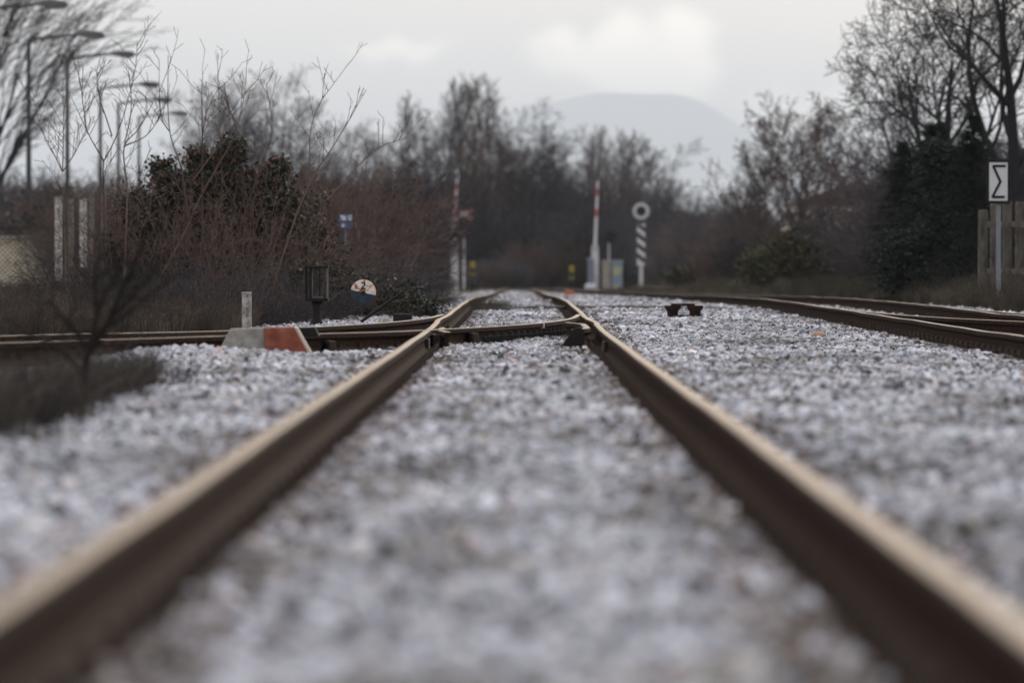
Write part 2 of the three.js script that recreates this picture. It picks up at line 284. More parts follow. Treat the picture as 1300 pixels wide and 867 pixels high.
{ // parallel track
  const D = stations(14, 336), sl = [], top = [];
  const side = (s) => D.map((d) => [secondTrack(d) + s * HALF + wave(d, s * 3 + 50) * 1.5, profile(d) + 0.006 + wave(d, s * 5 + 70) * 1.8, -d]);
  for (let d = 36; d < 120; d += 0.6) sl.push({ geo: sleepShort, material: timber, x: secondTrack(d), y: profile(d) + 0.004, D: d, seats: d < 95 ? [-HALF, HALF] : [] });
  const t = track('parallel_railway_track', 'dark rusty railway track beside the main line, joined by a switch blade', [side(-1), side(1)], sl, { top: dull, iron });
  const bladeX = table([[36, 8.6], [42, 7.2], [50, 5.86], [57.3, 4.88], [61, 4.42], [66, 4.08], [71, 4.0]]);
  rail('switch_blade', span(36, 70.6, 0.6).map((d) => [bladeX(d), profile(d) + 0.011, -d]), t, dull);
  rail('switch_blade', span(58, 70.6, 0.6).map((d) => [bladeX(d) + 1.5, profile(d) + 0.013, -d]), t, dull);
}
{ // diverging track
  const inner = span(27, 65.5, 0.5).map((d) => [closure(d), profile(d) + 0.004 + 0.02 * smooth(50, 44, d), -d]);
  const outer = span(27, 65.5, 0.5).map((d) => { const [x, e] = divergeAt(d, 1.505); return [x, profile(e) + 0.005 + 0.022 * smooth(50, 44, d), -e]; }).filter(([x, , z]) => -z < 66.3);
  const sl = [];
  for (let d = 31; d < 64.5; d += 0.6) {
    const s = (closure(d + 0.2) - closure(d - 0.2)) / 0.4, a = Math.atan(s), [cx, cd] = divergeAt(d, 0.7525), y = profile(d) + 0.004 + 0.02 * smooth(50, 44, d);
    sl.push({ geo: sleepShort, material: timber, x: cx, y: y - (d > 48 ? 0.012 : 0), D: cd, turn: a, seats: [-0.7525, 0.7525] });
  }
  const t = track('diverging_railway_track', 'dark railway track curving away from the main line past the red and white marker', [inner, outer], sl, { top: midTop, iron });
  const put = (name, d, geo, material) => { const o = mesh(name, geo, material, t); const s = (closure(d + 0.2) - closure(d - 0.2)) / 0.4; o.position.set(closure(d), profile(d) + 0.004, -d); o.rotation.y = Math.atan(s); return o; };
  put('rail_clamp', 56.6, box(0.085, 0.06, 0.09, 0.0, 0.135, 0, 0.006), mat(0.42, 0.4, 0.37, 0.7));
  put('fishplate', 50.6, box(0.07, 0.1, 0.5, 0.03, 0.075, 0), iron);
  put('fishplate', 52.2, box(0.05, 0.09, 0.6, 0.03, 0.07, 0), iron);
  put('fishplate', 47.2, box(0.05, 0.08, 0.6, 0, 0.07, 0), iron);
  const chair = join([box(0.075, 0.085, 0.06, 0.1, 0.04, 0, 0.008), cyl(0.022, 0.022, 0.035, 0.112, 0.078, 0, 8)]);
  for (let k = 0; k < 34; k++) put('slide_chair', 52.6 + k * 0.38, chair, blackIron);
}

// ------------------------------------------------------------------ things beside the tracks
const font = await new FontLoader().loadAsync('fonts/droid/droid_sans_bold.typeface.json');
const extrude = (pts, depth, bevel = 0.003) => { const g = new THREE.ExtrudeGeometry(new THREE.Shape(pts.map((v) => new THREE.Vector2(...v))), { depth, bevelEnabled: bevel > 0, bevelSize: bevel, bevelThickness: bevel, bevelSegments: 1 }); return g; };
{ // red and white clearance marker on the ballast heap
  const t = thing('clearance_marker', 'low concrete clearance marker painted white and red lying on the ballast', 'track marker', [-2.2, 0.125, -43.2], 0);
  const paintW = mat(1, 1, 1, 0.9, { map: mottle(256, [[0.12, 0.115, 0.105], [0.24, 0.235, 0.22], [0.33, 0.325, 0.31]], { fx: 8, fy: 8, seed: 31, speck: 0.25 }) });
  const paintR = mat(1, 1, 1, 0.85, { map: mottle(256, [[0.11, 0.035, 0.024], [0.2, 0.058, 0.036], [0.26, 0.12, 0.085]], { fx: 5, fy: 7, seed: 33, speck: 0.25 }) });
  const uvm = (g) => { const p = g.attributes.position, uv = g.attributes.uv; for (let i = 0; i < p.count; i++) uv.setXY(i, p.getX(i) * 2 + p.getZ(i), p.getY(i) * 2 + p.getZ(i) * 1.3); return g; };
  mesh('white_end', uvm(extrude([[0, -0.05], [0.335, -0.05], [0.335, 0.138], [0.1, 0.13]], 0.16, 0.006)), paintW, t);
  mesh('red_end', uvm(extrude([[0.348, -0.05], [0.66, -0.05], [0.555, 0.143], [0.348, 0.138]], 0.16, 0.006)), paintR, t);
  mesh('end_edge', uvm(extrude([[0.668, -0.05], [0.69, -0.05], [0.58, 0.143], [0.563, 0.143]], 0.15, 0.002)), mat(0.45, 0.4, 0.36, 0.9), t);
  mesh('dark_end', extrude([[0.59, 0.08], [0.73, 0.08], [0.70, 0.14], [0.57, 0.14]], 0.14, 0.004).translate(0, 0, -0.25), blackIron, t);
}
{ // concrete stub post
  const t = thing('stub_post', 'short weathered white concrete stub post behind the diverging track', 'post', [-2.77, ground(-2.77, 60) - 0.02, -60]);
  mesh('shaft', box(0.095, 0.48, 0.095, 0, 0.23, 0, 0.008), mat(1, 1, 1, 0.95, { map: mottle(128, [[0.1, 0.09, 0.08], [0.26, 0.25, 0.24], [0.4, 0.39, 0.38]], { fx: 3, fy: 3, seed: 41, contrast: 1.9, speck: 0.5 }) }), t).material.map.repeat.set(5, 5);
  mesh('cap', box(0.1, 0.02, 0.1, 0, 0.48, 0, 0.006), concrete, t);
}
{ // switch lantern: square open frame on a flared cast pedestal
  const D = 67, s = D / 7500, t = thing('switch_lantern', 'black iron switch lantern frame on a flared pedestal beside the points', 'switch signal', [(402 - 659) * s, ground(-2.3, D), -D]);
  const H = 0.62;
  const lathe = new THREE.LatheGeometry([[0.11, 0], [0.1, 0.02], [0.065, 0.07], [0.048, 0.14], [0.045, 0.26], [0.062, 0.28], [0.062, 0.3], [0, 0.3]].map((v) => new THREE.Vector2(...v)), 20);
  mesh('pedestal', lathe, blackIron, t);
  const dark = mat(0.009, 0.009, 0.01, 0.75), w = 0.12;
  mesh('bottom_tray', box(0.26, 0.035, 0.24, 0, 0.318, 0), dark, t);
  mesh('burner', box(0.13, 0.02, 0.1, 0, 0.346, 0), mat(0.09, 0.085, 0.08, 0.8), t);
  mesh('top_plate', box(0.27, 0.028, 0.25, 0, H + 0.07, 0), dark, t);
  for (const sx of [-1, 1]) for (const sz of [-1, 1]) mesh('corner_bar', box(0.016, 0.34, 0.016, sx * w, 0.506, sz * 0.108), sx > 0 ? mat(0.11, 0.1, 0.095, 0.7) : dark, t);
  mesh('back_panel', box(0.026, 0.34, 0.2, -0.065, 0.506, 0), blackIron, t);
  mesh('lens_bar', box(0.014, 0.34, 0.03, 0.035, 0.506, -0.02), dark, t);
}
{ // lever counterweight, painted half white and half blue, numbered 2
  const D = 69, s = D / 7500, r = 0.143, x = (461 - 659) * s, y = 0.664 - (371 - 347) * s;
  const t = thing('switch_counterweight', 'round switch lever weight half rusty white with a number, half dark blue', 'switch weight', [x, y, -D]);
  const tilt = 0.21;
  const halfDisc = (a0, a1) => { const sh = new THREE.Shape(); sh.absarc(0, 0, r, a0, a1, false); sh.closePath(); return new THREE.ExtrudeGeometry(sh, { depth: 0.06, bevelEnabled: true, bevelSize: 0.004, bevelThickness: 0.004, bevelSegments: 2, curveSegments: 32 }); };
  const chip = mottle(256, [[0.13, 0.04, 0.02], [0.3, 0.13, 0.07], [0.5, 0.42, 0.36], [0.56, 0.53, 0.5], [0.58, 0.56, 0.53], [0.6, 0.58, 0.55]], { fx: 6, fy: 6, seed: 61, contrast: 1.7 });
  const uvm = (g) => { const p = g.attributes.position, uv = g.attributes.uv; for (let i = 0; i < p.count; i++) uv.setXY(i, p.getX(i) * 3.3, p.getY(i) * 3.3 + 0.3); return g; };
  mesh('white_half', uvm(halfDisc(-tilt, Math.PI - tilt)), mat(1, 1, 1, 0.7, { map: chip }), t);
  mesh('blue_half', uvm(halfDisc(Math.PI - tilt, 2 * Math.PI - tilt)).translate(0, -0.002, -0.003), mat(1, 1, 1, 0.6, { map: mottle(128, [[0.01, 0.015, 0.022], [0.016, 0.027, 0.042], [0.025, 0.038, 0.052]], { seed: 55 }) }), t);
  const two = new TextGeometry('2', { font, size: 0.085, depth: 0.006, curveSegments: 6 }); two.translate(-0.03, 0.035, 0.0645); mesh('numeral', two, mat(0.015, 0.014, 0.014, 0.8), t);
  mesh('hub', new THREE.CylinderGeometry(0.026, 0.026, 0.09, 16).rotateX(Math.PI / 2).translate(0, -0.01, 0.03), blackIron, t);
  mesh('lever', new THREE.CylinderGeometry(0.016, 0.02, 0.62, 8).rotateZ(-0.95).translate(0.22, -0.17, -0.03), blackIron, t);
  mesh('lever_bracket', box(0.22, 0.16, 0.2, 0.46, -(y - ground(x + 0.46, D)) + 0.06, -0.03, 0.01), blackIron, t);
}
{ // wedge of broken concrete
  const D = 64; const t = mesh('concrete_wedge', toCreasedNormals(extrude([[0, -0.06], [0.17, -0.06], [0.08, 0.095], [0.02, 0.1], [0, 0.06]], 0.12, 0.006), 0.5), concrete); t.position.set((480 - 659) * D / 7500, ground(-1.5, D) + 0.04, -D); t.rotation.y = 0.35; tag(t, 'broken concrete wedge lying between the numbered weight and the rails', 'rubble');
}
{ // rusted double stub of channel iron
  const D = 75, t = thing('rusty_steel_stand', 'pair of rusty steel stubs bridged by a bar on the ballast', 'steel stand', [2.08, ground(2.08, D), -D], 0.15);
  for (const dx of [-0.13, 0.13]) { const m = mesh('stub', extrude([[-0.07, 0], [0.07, 0], [0.045, 0.03], [0.05, 0.12], [0.085, 0.17], [0.085, 0.19], [-0.085, 0.19], [-0.085, 0.17], [-0.05, 0.12], [-0.045, 0.03]], 0.2, 0.004), rust, t); m.position.set(dx, -0.01, dx > 0 ? 0.06 : -0.1); }
  mesh('cross_bar', box(0.3, 0.03, 0.06, 0, 0.195, 0.02), rust, t);
  mesh('tie_bolt', new THREE.CylinderGeometry(0.014, 0.014, 0.3, 8).rotateZ(Math.PI / 2).translate(0, 0.05, 0), rust, t);
}
{ // cable laid across the ballast
  const pts = []; for (let k = 0; k <= 40; k++) { const x = -0.6 + k * 0.12, D = 88 + 3 * (x / 4.2) + 0.12 * noise(x * 1.3, 4); pts.push(new THREE.Vector3(x, ground(x, D) + 0.06 + 0.012 * noise(x * 2, 9), -D)); }
  tag(mesh('cable', new THREE.TubeGeometry(new THREE.CatmullRomCurve3(pts), 120, 0.032, 8), mat(0.06, 0.056, 0.054, 0.8)), 'grey cable laid over the ballast across the main line', 'cable');
}
{ // stray larger stones
  const R = rng(5), at = [[5.05, 118, 0.06, 1], [2.9, 57, 0.05, 1], [1.55, 33, 0.03, 0], [3.3, 47.5, 0.045, 0], [3.15, 42, 0.04, 0], [3.55, 45, 0.045, 0]];
  for (const [x, D, r, pink] of at) { const g = new THREE.IcosahedronGeometry(r, 1), p = g.attributes.position; for (let i = 0; i < p.count; i++) { const k = 1 + 0.45 * noise(p.getX(i) * 14 + D, p.getY(i) * 14, p.getZ(i) * 14); p.setXYZ(i, p.getX(i) * k * 1.3, p.getY(i) * k * 0.75, p.getZ(i) * k); } g.computeVertexNormals(); const s = mesh('loose_stone', g, pink ? mat(0.3, 0.19, 0.14, 0.9) : mat(0.42, 0.43, 0.45, 0.9)); s.position.set(x, ground(x, D) + r * 0.55 + 0.02, -D); tag(s, pink ? 'single loose stone of pinkish brown on the grey ballast' : 'single larger pale stone beside the parallel track', 'stone', pink ? 'pinkish stones' : 'larger pale stones'); }
}
{ // whistle board with a sigma on a grey post
  const D = 86, s = D / 7500, x = (1268 - 659) * s, g0 = ground(x, D), t = thing('whistle_board', 'black bordered white signboard with a Greek sigma on a grey post', 'sign', [x, g0, -D], -0.12);
  const yc = 0.664 - (230.5 - 347) * s - g0, w = 0.335, h = 0.64;
  mesh('post', cyl(0.034, 0.036, yc + h / 2 + 0.1, 0, -0.1, -0.045, 14), mat(0.15, 0.17, 0.195, 0.7), t);
  const f = join([box(w + 0.02, 0.045, 0.03, 0, yc + h / 2 - 0.0175, 0), box(w + 0.02, 0.045, 0.03, 0, yc - h / 2 + 0.0175, 0), box(0.042, h - 0.082, 0.03, -w / 2 + 0.012, yc, 0), box(0.042, h - 0.082, 0.03, w / 2 - 0.012, yc, 0)]);
  mesh('frame', f, mat(0.012, 0.012, 0.013, 0.6), t);
  mesh('face', box(w - 0.058, h - 0.068, 0.014, 0, yc, 0), mat(0.46, 0.47, 0.49, 0.7), t);
  const bar = (x0, y0, x1, y1, wd) => { const l = Math.hypot(x1 - x0, y1 - y0); return box(l + wd * 0.4, wd, 0.006, 0, 0, 0, 0.0015).rotateZ(Math.atan2(y1 - y0, x1 - x0)).translate((x0 + x1) / 2, yc + (y0 + y1) / 2, 0.0115); };
  const b = [bar(-0.075, 0.225, 0.1, 0.225, 0.036), bar(-0.075, 0.222, 0.03, -0.002, 0.036), bar(0.03, 0.0, -0.085, -0.222, 0.036), bar(-0.085, -0.225, 0.085, -0.225, 0.036)];
  b.forEach((q, i) => q.translate(0, 0, i * 0.0007)); mesh('letter', join(b), mat(0.014, 0.014, 0.015, 0.7), t);
  for (const dy of [0.2, -0.2]) mesh('bracket', box(0.12, 0.03, 0.04, 0, yc + dy, -0.032), mat(0.2, 0.2, 0.21, 0.6), t);
}
{ // palisade of concrete boards
  const t = thing('palisade_fence', 'weathered grey concrete palisade fence behind the sigma signboard', 'fence'), tex = mottle(256, [[0.035, 0.032, 0.028], [0.085, 0.078, 0.068], [0.14, 0.13, 0.115]], { fx: 8, fy: 3, seed: 61, speck: 0.2 });
  const R = rng(8), m = mat(1, 1, 1, 0.95, { map: tex });
  for (let k = 0; k < 13; k++) { const D = 88.6 - k * 0.09, x = 6.95 + k * 0.175, g = ground(x, D), h = 1.35 + 0.05 * R() + k * 0.012; const b = mesh('board', extrude([[-0.065, -0.2], [0.065, -0.2], [0.065, h - 0.02], [0.04, h], [-0.04, h], [-0.065, h - 0.02]], 0.05, 0.006), m, t); b.position.set(x, g, -D); b.rotation.set(0.02 * (R() - 0.5), 0.3, 0.025 * (R() - 0.5)); const uv = b.geometry.attributes.uv; for (let i = 0; i < uv.count; i++) uv.setXY(i, uv.getX(i) + k * 0.37, uv.getY(i) + k * 0.21); }
  for (const h of [0.35, 1.05]) { const rl = mesh('rail', box(2.35, 0.09, 0.05, 0, 0, 0), m, t); rl.position.set(8.0, ground(8, 88) + h, -88.16); rl.rotation.y = 0.47; }
}
{ // concrete fence posts and chain link
  const post = (x, D, h, label, w = 0.12, m = postMat) => { const t = thing('fence_post', label, 'fence post', [x, ground(x, D) - 0.1, -D], 0.2 * noise(x, D), 'concrete posts of the chain link fence'); mesh('shaft', box(w, h, w, 0, h / 2, 0, 0.012), m, t); mesh('cap', box(w * 0.98, 0.03, w * 0.98, 0, h + 0.018, 0, 0.01), capMat, t); return t; };
  const postMat = mat(1, 1, 1, 0.95, { map: mottle(256, [[0.1, 0.095, 0.09], [0.3, 0.295, 0.285], [0.5, 0.495, 0.485]], { fx: 4, fy: 4, seed: 71, contrast: 1.5, speck: 0.25 }) }), capMat = mat(1, 1, 1, 0.95, { map: mottle(64, [[0.05, 0.055, 0.035], [0.2, 0.2, 0.17]], { seed: 73 }) });
  postMat.map.repeat.set(4, 4); const postDark = mat(1, 1, 1, 0.95, { map: mottle(256, [[0.04, 0.038, 0.034], [0.1, 0.095, 0.085], [0.2, 0.19, 0.17]], { fx: 4, fy: 4, seed: 77, speck: 0.2 }) }); postDark.map.repeat.set(4, 4);
  post(-7.65, 98, 2.0, 'tall pale concrete post at the corner of the chain link fence');
  for (const [px, D, h, dark] of [[89, 103, 2.02, 1], [105, 106, 2.08, 0], [115.5, 116, 2.38, 1], [131, 122, 2.46, 1], [197, 124, 2.3, 1]]) post((px - 659) * D / 7500, D, h, dark ? 'darkened concrete fence post in the row receding behind the brambles' : 'pale concrete fence post standing among darker ones behind the brambles', dark ? 0.1 : 0.12, dark ? postDark : postMat);
  post(-10.1, 98.2, 2.0, 'concrete fence post beyond the open end of the chain link');
  const t = thing('chain_link_fence', 'rusty chain link fence hung between concrete posts before the pale wall', 'fence');
  const wires = new Tubes(), x0 = -10.1, x1 = -7.65, y0 = -0.05, y1 = 1.32, p = 0.085, D = 98.05;
  for (const s of [-1, 1]) for (let a = x0 - (y1 - y0); a < x1 + (y1 - y0); a += p) { let A = [a, y0], B = [a + s * (y1 - y0), y1]; if (s < 0) { A = [a, y0]; } const cl = (P, Q) => { const c = [...P]; for (const lim of [x0, x1]) if ((P[0] < x0 && lim === x0) || (P[0] > x1 && lim === x1)) { const tt = (lim - P[0]) / (Q[0] - P[0]); c[0] = lim; c[1] = P[1] + tt * (Q[1] - P[1]); } return c; }; if ((A[0] <= x0 && B[0] <= x0) || (A[0] >= x1 && B[0] >= x1)) continue; const a2 = cl(A, B), b2 = cl(B, A); wires.tube([[a2[0], a2[1], -D - s * 0.004], [b2[0], b2[1], -D - s * 0.004]], [0.0035, 0.0035], 4); }
  mesh('wire_netting', wires.geometry(), mat(0.05, 0.042, 0.036, 0.8, { metalness: 0.3 }), t);
  mesh('top_wire', new Tubes().tube([[x0, y1, -D], [x1, y1, -D]], [0.005, 0.005], 5).geometry(), mat(0.05, 0.045, 0.04, 0.8), t);
}
{ // pale garden wall and house far behind
  const wallTex = mottle(256, [[0.36, 0.32, 0.24], [0.46, 0.42, 0.33], [0.52, 0.48, 0.39]], { fx: 4, fy: 4, seed: 81, speck: 0.1 });
  const t = thing('garden_wall', 'pale beige rendered wall behind the chain link fence', 'wall', [-17.5, 0, -165]);
  mesh('wall_face', box(8.6, 1.75, 0.25, 0, 0.75, 0, 0.02), mat(1, 1, 1, 0.95, { map: wallTex }), t);
  mesh('coping', box(8.8, 0.08, 0.34, 0, 1.66, 0, 0.015), concrete, t);
  const h = thing('distant_house', 'low pale house with a terracotta roof half hidden by bare shrubs', 'house', [15.2, 0.1, -262], -0.1);
  mesh('wall', box(7, 3.4, 6, 0, 1.6, 0, 0.02), mat(0.5, 0.46, 0.42, 0.95), h); mesh('fascia', box(7.7, 0.3, 0.1, 0, 3.36, 3.36, 0.01), mat(0.62, 0.62, 0.62, 0.8), h);
  const roof = mesh('roof', extrude([[-3.9, 0], [3.9, 0], [0, 1.3]], 6.6, 0.03).translate(0, 3.32, -3.3), mat(0.17, 0.1, 0.075, 0.9), h); mesh('chimney', box(0.5, 1, 0.5, 1.4, 4.4, 0.4), mat(0.4, 0.35, 0.3, 0.9), roof);
  for (const dx of [-2, 0.2, 2.2]) { const w = mesh('window', box(0.95, 1.15, 0.06, dx, 1.9, 3.02), mat(0.35, 0.32, 0.3, 0.8), h); mesh('pane', box(0.8, 1.0, 0.03, dx, 1.9, 3.045), mat(0.03, 0.035, 0.04, 0.2), w); }
}
{ // street lamps along the lane behind the fence
  const steel = mat(0.035, 0.043, 0.045, 0.7), headM = mat(0.1, 0.105, 0.115, 0.6);
  const spots = [[-21, 12, 168, 10], [36, 50, 187, 9], [85, 74, 208, 2], [127, 112, 237, 4], [150, 131, 262, 4], [176, 148, 286, 5]];
  for (const [px, py, D, up] of spots) {
    const s = D / 7500, x = (px - 659) * s, g = ground(x, D), h = 0.664 - (py - 347) * s - g;
    const t = thing('street_lamp', 'grey single arm street lamp in the row along the lane', 'street lamp', [x, g, -D], 0, 'street lamps along the lane');
    mesh('pole', cyl(0.062, 0.105, h, 0, 0, 0, 12), steel, t);
    mesh('arm', new Tubes().tube([[0, h - 0.12, 0], [0.06, h, 0], [1.65, h + 0.16, 0.02]], [0.06, 0.05, 0.038], 8).geometry(), steel, t);
    const hd = mesh('lamp_head', toCreasedNormals(extrude([[0, -0.04], [0.25, -0.09], [0.72, -0.08], [0.78, -0.01], [0.7, 0.06], [0.25, 0.09], [0, 0.045]], 0.24, 0.02), 0.6).translate(1.6, h + 0.16, -0.1), headM, t); hd.rotation.z = 0;
    mesh('lamp_glass', box(0.42, 0.1, 0.2, 2.1, h + 0.055, 0.02, 0.03), mat(0.3, 0.31, 0.32, 0.25), hd);
  }
  // utility pole and a lone lamp by the dark conifer
  const D = 190, t = thing('utility_pole', 'slim grey pole standing between bare shrubs and the dark conifer', 'pole', [(1122 - 659) * D / 7500, 0, -D]); mesh('shaft', cyl(0.07, 0.1, 4.1, 0, 0, 0, 12), mat(0.12, 0.105, 0.09, 0.9), t); mesh('arm', new Tubes().tube([[0, 3.95, 0], [0.7, 3.7, 0.05]], [0.025, 0.02], 6).geometry(), steel, t); mesh('lamp_head', box(0.42, 0.16, 0.2, 0.86, 3.62, 0.05, 0.04), mat(0.62, 0.63, 0.66, 0.4), t);
}
{ // small blue sign in the shrubs
  const D = 104, s = D / 7500, x = (438.5 - 659) * s, y = 0.664 - (283 - 347) * s, t = thing('blue_sign', 'small blue and white sign half lost among the brown shrubs', 'sign', [x, ground(x, D), -D]);
  mesh('post', cyl(0.025, 0.025, y, 0, 0, -0.04, 10), mat(0.12, 0.13, 0.15, 0.7), t); mesh('panel', box(0.24, 0.26, 0.02, 0, y, 0), mat(0.045, 0.09, 0.2, 0.6), t); mesh('white_band', box(0.2, 0.09, 0.008, 0.01, y + 0.06, 0.0145, 0.002), mat(0.42, 0.46, 0.55, 0.6), t); mesh('white_band', box(0.07, 0.07, 0.008, -0.04, y - 0.07, 0.0145, 0.002), mat(0.42, 0.46, 0.55, 0.6), t);
}
// ------------------------------------------------------------------ level crossing
{
  const white = mat(0.46, 0.46, 0.48, 0.75), red = mat(0.3, 0.1, 0.095, 0.8), black = mat(0.015, 0.015, 0.017, 0.6), grey = mat(0.3, 0.32, 0.35, 0.7), yellow = mat(0.2, 0.16, 0.03, 0.8);
  const D = 330, s = D / 7500, X = (px) => (px - 659) * s, Y = (py) => 0.664 - (py - 347) * s;
  sheet('road', span(-60, 60, 5), [323.5, 329.5], (x, d) => profile(330) + 0.02 + 0.14 * (Math.abs(x) < 8 ? 1 : 1), mat(0.06, 0.06, 0.062, 0.95), null, 1);
  function barrier(px, base, top, label, lean, flip) {
    const g = ground(X(px), D), t = thing('crossing_barrier', label, 'crossing barrier', [X(px), g, -D], 0, 'raised barriers of the level crossing');
    const hy = Y(base) - g, top2 = Y(top) - g;
    mesh('cabinet', box(0.42, 1.15, 0.5, 0, 0.575, 0, 0.03), white, t);
    mesh('column', box(0.38, hy - 1.15, 0.3, 0, 1.15 + (hy - 1.15) / 2, 0, 0.02), white, t);
    const boom = mesh('boom', cyl(0.06, 0.1, top2 - hy + 0.2, 0, 0, 0, 10), white, t); boom.position.set(0, hy - 0.1, 0.14); boom.rotation.z = lean;
    const L = top2 - hy; for (let k = 0; k < 3; k++) mesh('red_band', cyl(0.088 - k * 0.01, 0.092 - k * 0.01, 0.42, 0, L * (0.16 + 0.33 * k), 0, 10), red, boom);
    mesh('hinge', new THREE.CylinderGeometry(0.17, 0.17, 0.44, 16).rotateX(Math.PI / 2).translate(0, hy - 0.1, 0), grey, t);
    return { t, hy, g };
  }
  const lab = (s2) => `raised red and white level crossing barrier ${s2}`;
  const L = barrier(577, 278, 231, lab('beside the paired crossing lights'), -0.06);
  const Rr = barrier(755.5, 312, 232, lab('beside the painted cabinets'), -0.04);
  function lights(x, y, label, both) {
    const g = ground(x, D), t = thing('crossing_light', label, 'crossing light', [x, g, -D + 0.6]), h = y - g; mesh('post', cyl(0.05, 0.06, h, 0, 0, 0, 10), both ? white : grey, t);
    for (const dx of both ? [-0.26, 0.26] : [0.12]) { const bd = mesh('backboard', new THREE.CylinderGeometry(0.34, 0.34, 0.06, 24).rotateX(Math.PI / 2).translate(dx, h, 0.1), black, t); mesh('lens', new THREE.SphereGeometry(0.11, 16, 8, 0, 6.29, 0, 1.2).rotateX(Math.PI / 2).translate(dx, h, 0.08), both && dx < 0 ? mat(0.4, 0.36, 0.38, 0.3) : mat(0.09, 0.015, 0.015, 0.3), bd); mesh('hood', new THREE.CylinderGeometry(0.15, 0.15, 0.24, 16, 1, true, Math.PI / 2, Math.PI).rotateX(Math.PI / 2).translate(dx, h + 0.02, 0.24), black, bd); }
    if (both) for (const a of [0.5, -0.5]) { const c = mesh('crossbuck_arm', box(1.05, 0.17, 0.03, 0, 0, 0).rotateZ(a).translate(0, h + 1.05, 0.08 + (a > 0 ? 0.035 : 0)), white, t); for (const e of [-1, 1]) mesh('red_tip', box(0.3, 0.174, 0.034, e * 0.38, 0, 0).rotateZ(a).translate(0, h + 1.05, 0.08 + (a > 0 ? 0.035 : 0)), red, c); }
  }
  lights(X(589), Y(296), 'pair of black crossing lights under a red and white crossbuck', true);
  lights(X(773), Y(301), 'single black crossing light behind the painted cabinets', false);
  function cabinet(px0, px1, py, label, m, extra) { const x = (X(px0) + X(px1)) / 2, w = X(px1) - X(px0), g = ground(x, D), h = Y(py) - g, t = thing('equipment_cabinet', label, 'cabinet', [x, g, -D + 1.2]); mesh('body', box(w, h, 0.6, 0, h / 2, 0, 0.03), m, t); mesh('lid', box(w + 0.06, 0.06, 0.68, 0, h + 0.03, 0, 0.01), grey, t); const d = mesh('door', box(w * 0.86, h * 0.78, 0.03, 0, h * 0.52, 0.31, 0.008), m, t); mesh('handle', box(0.03, 0.16, 0.03, w * 0.3, h * 0.55, 0.335), black, d); if (extra) for (const [c, dx, dy, ww, hh] of extra) mesh('painted_patch', box(ww, hh, 0.006, dx, h * dy, 0.33, 0.002), c, d); }
  cabinet(746, 754, 329, 'narrow blue grey cabinet behind the barrier column', mat(0.12, 0.145, 0.19, 0.7));
  cabinet(764, 775, 332, 'beige equipment cabinet between the barrier and the painted cabinet', mat(0.22, 0.2, 0.175, 0.7));
  cabinet(776, 790, 332, 'blue equipment cabinet with a yellow green painted patch', mat(0.15, 0.19, 0.235, 0.7), [[mat(0.28, 0.28, 0.15, 0.7), 0, 0.68, 0.42, 0.42], [mat(0.25, 0.26, 0.15, 0.7), -0.02, 0.22, 0.22, 0.25]]);
  { const x = X(749), g = ground(x, D), t = mesh('barrier_plinth', box(0.6, 0.5, 0.5, 0, 0.25, 0, 0.05), white); t.position.set(x, g, -D + 1.9); tag(t, 'white concrete block at the foot of the barrier column', 'block'); }
  for (const [px, py, l] of [[601, 333, 'yellow and black marker post below the paired crossing lights'], [725, 338, 'yellow and black marker post in front of the far wood']]) { const x = X(px), g = ground(x, D - 5), h = Y(py) - g, t = thing('marker_post', l, 'marker post', [x, g, -D + 5]); mesh('shaft', cyl(0.05, 0.05, h - 0.4, 0, 0, 0, 10), black, t); mesh('yellow_panel', box(0.28, 0.36, 0.05, 0, h - 0.15, 0, 0.01), yellow, t); mesh('black_panel', box(0.26, 0.2, 0.05, 0, h - 0.44, 0, 0.01), black, t); mesh('yellow_panel', box(0.26, 0.2, 0.05, 0, h - 0.66, 0, 0.01), yellow, t); }
  // stop signal: round white ringed target above a diagonally striped mast
  {
    const x = X(814), g = ground(x, D), t = thing('railway_signal', 'round white ringed signal head on a black and white striped mast', 'railway signal', [x, g, -D]), yc = Y(268) - g, m0 = Y(337) - g, m1 = Y(284) - g;
    mesh('stem', cyl(0.09, 0.12, m0 + 0.1, 0, 0, 0, 12), mat(0.4, 0.4, 0.41, 0.7), t);
    const ring = new THREE.Shape(); ring.absarc(0, 0, 0.47, 0, Math.PI * 2); const hole = new THREE.Path(); hole.absarc(0, 0, 0.26, 0, Math.PI * 2); ring.holes.push(hole);
    mesh('target_ring', new THREE.ExtrudeGeometry(ring, { depth: 0.05, bevelEnabled: false, curveSegments: 40 }).translate(0, yc, 0.05), mat(0.36, 0.38, 0.42, 0.6), t);
    mesh('lamp_unit', new THREE.CylinderGeometry(0.27, 0.25, 0.3, 28).rotateX(Math.PI / 2).translate(0, yc, -0.02), black, t);
    mesh('neck', cyl(0.08, 0.08, yc - 0.4 - m1 + 0.2, 0, m1 - 0.1, 0, 12), black, t);
    const w = 0.22, board = mesh('mast_board', box(2 * w, m1 - m0, 0.1, 0, (m0 + m1) / 2, 0, 0.01), white, t), n = 4, step = (m1 - m0) / n;
    for (let k = 0; k < n; k++) { const y0 = m0 + step * (k + 0.3); mesh('black_stripe', extrude([[-w + 0.004, y0 + 0.26], [w - 0.004, y0 - 0.1], [w - 0.004, y0 + 0.2], [-w + 0.004, Math.min(m1, y0 + 0.56)]], 0.004, 0).translate(0, 0, 0.0505), black, board); }
  }
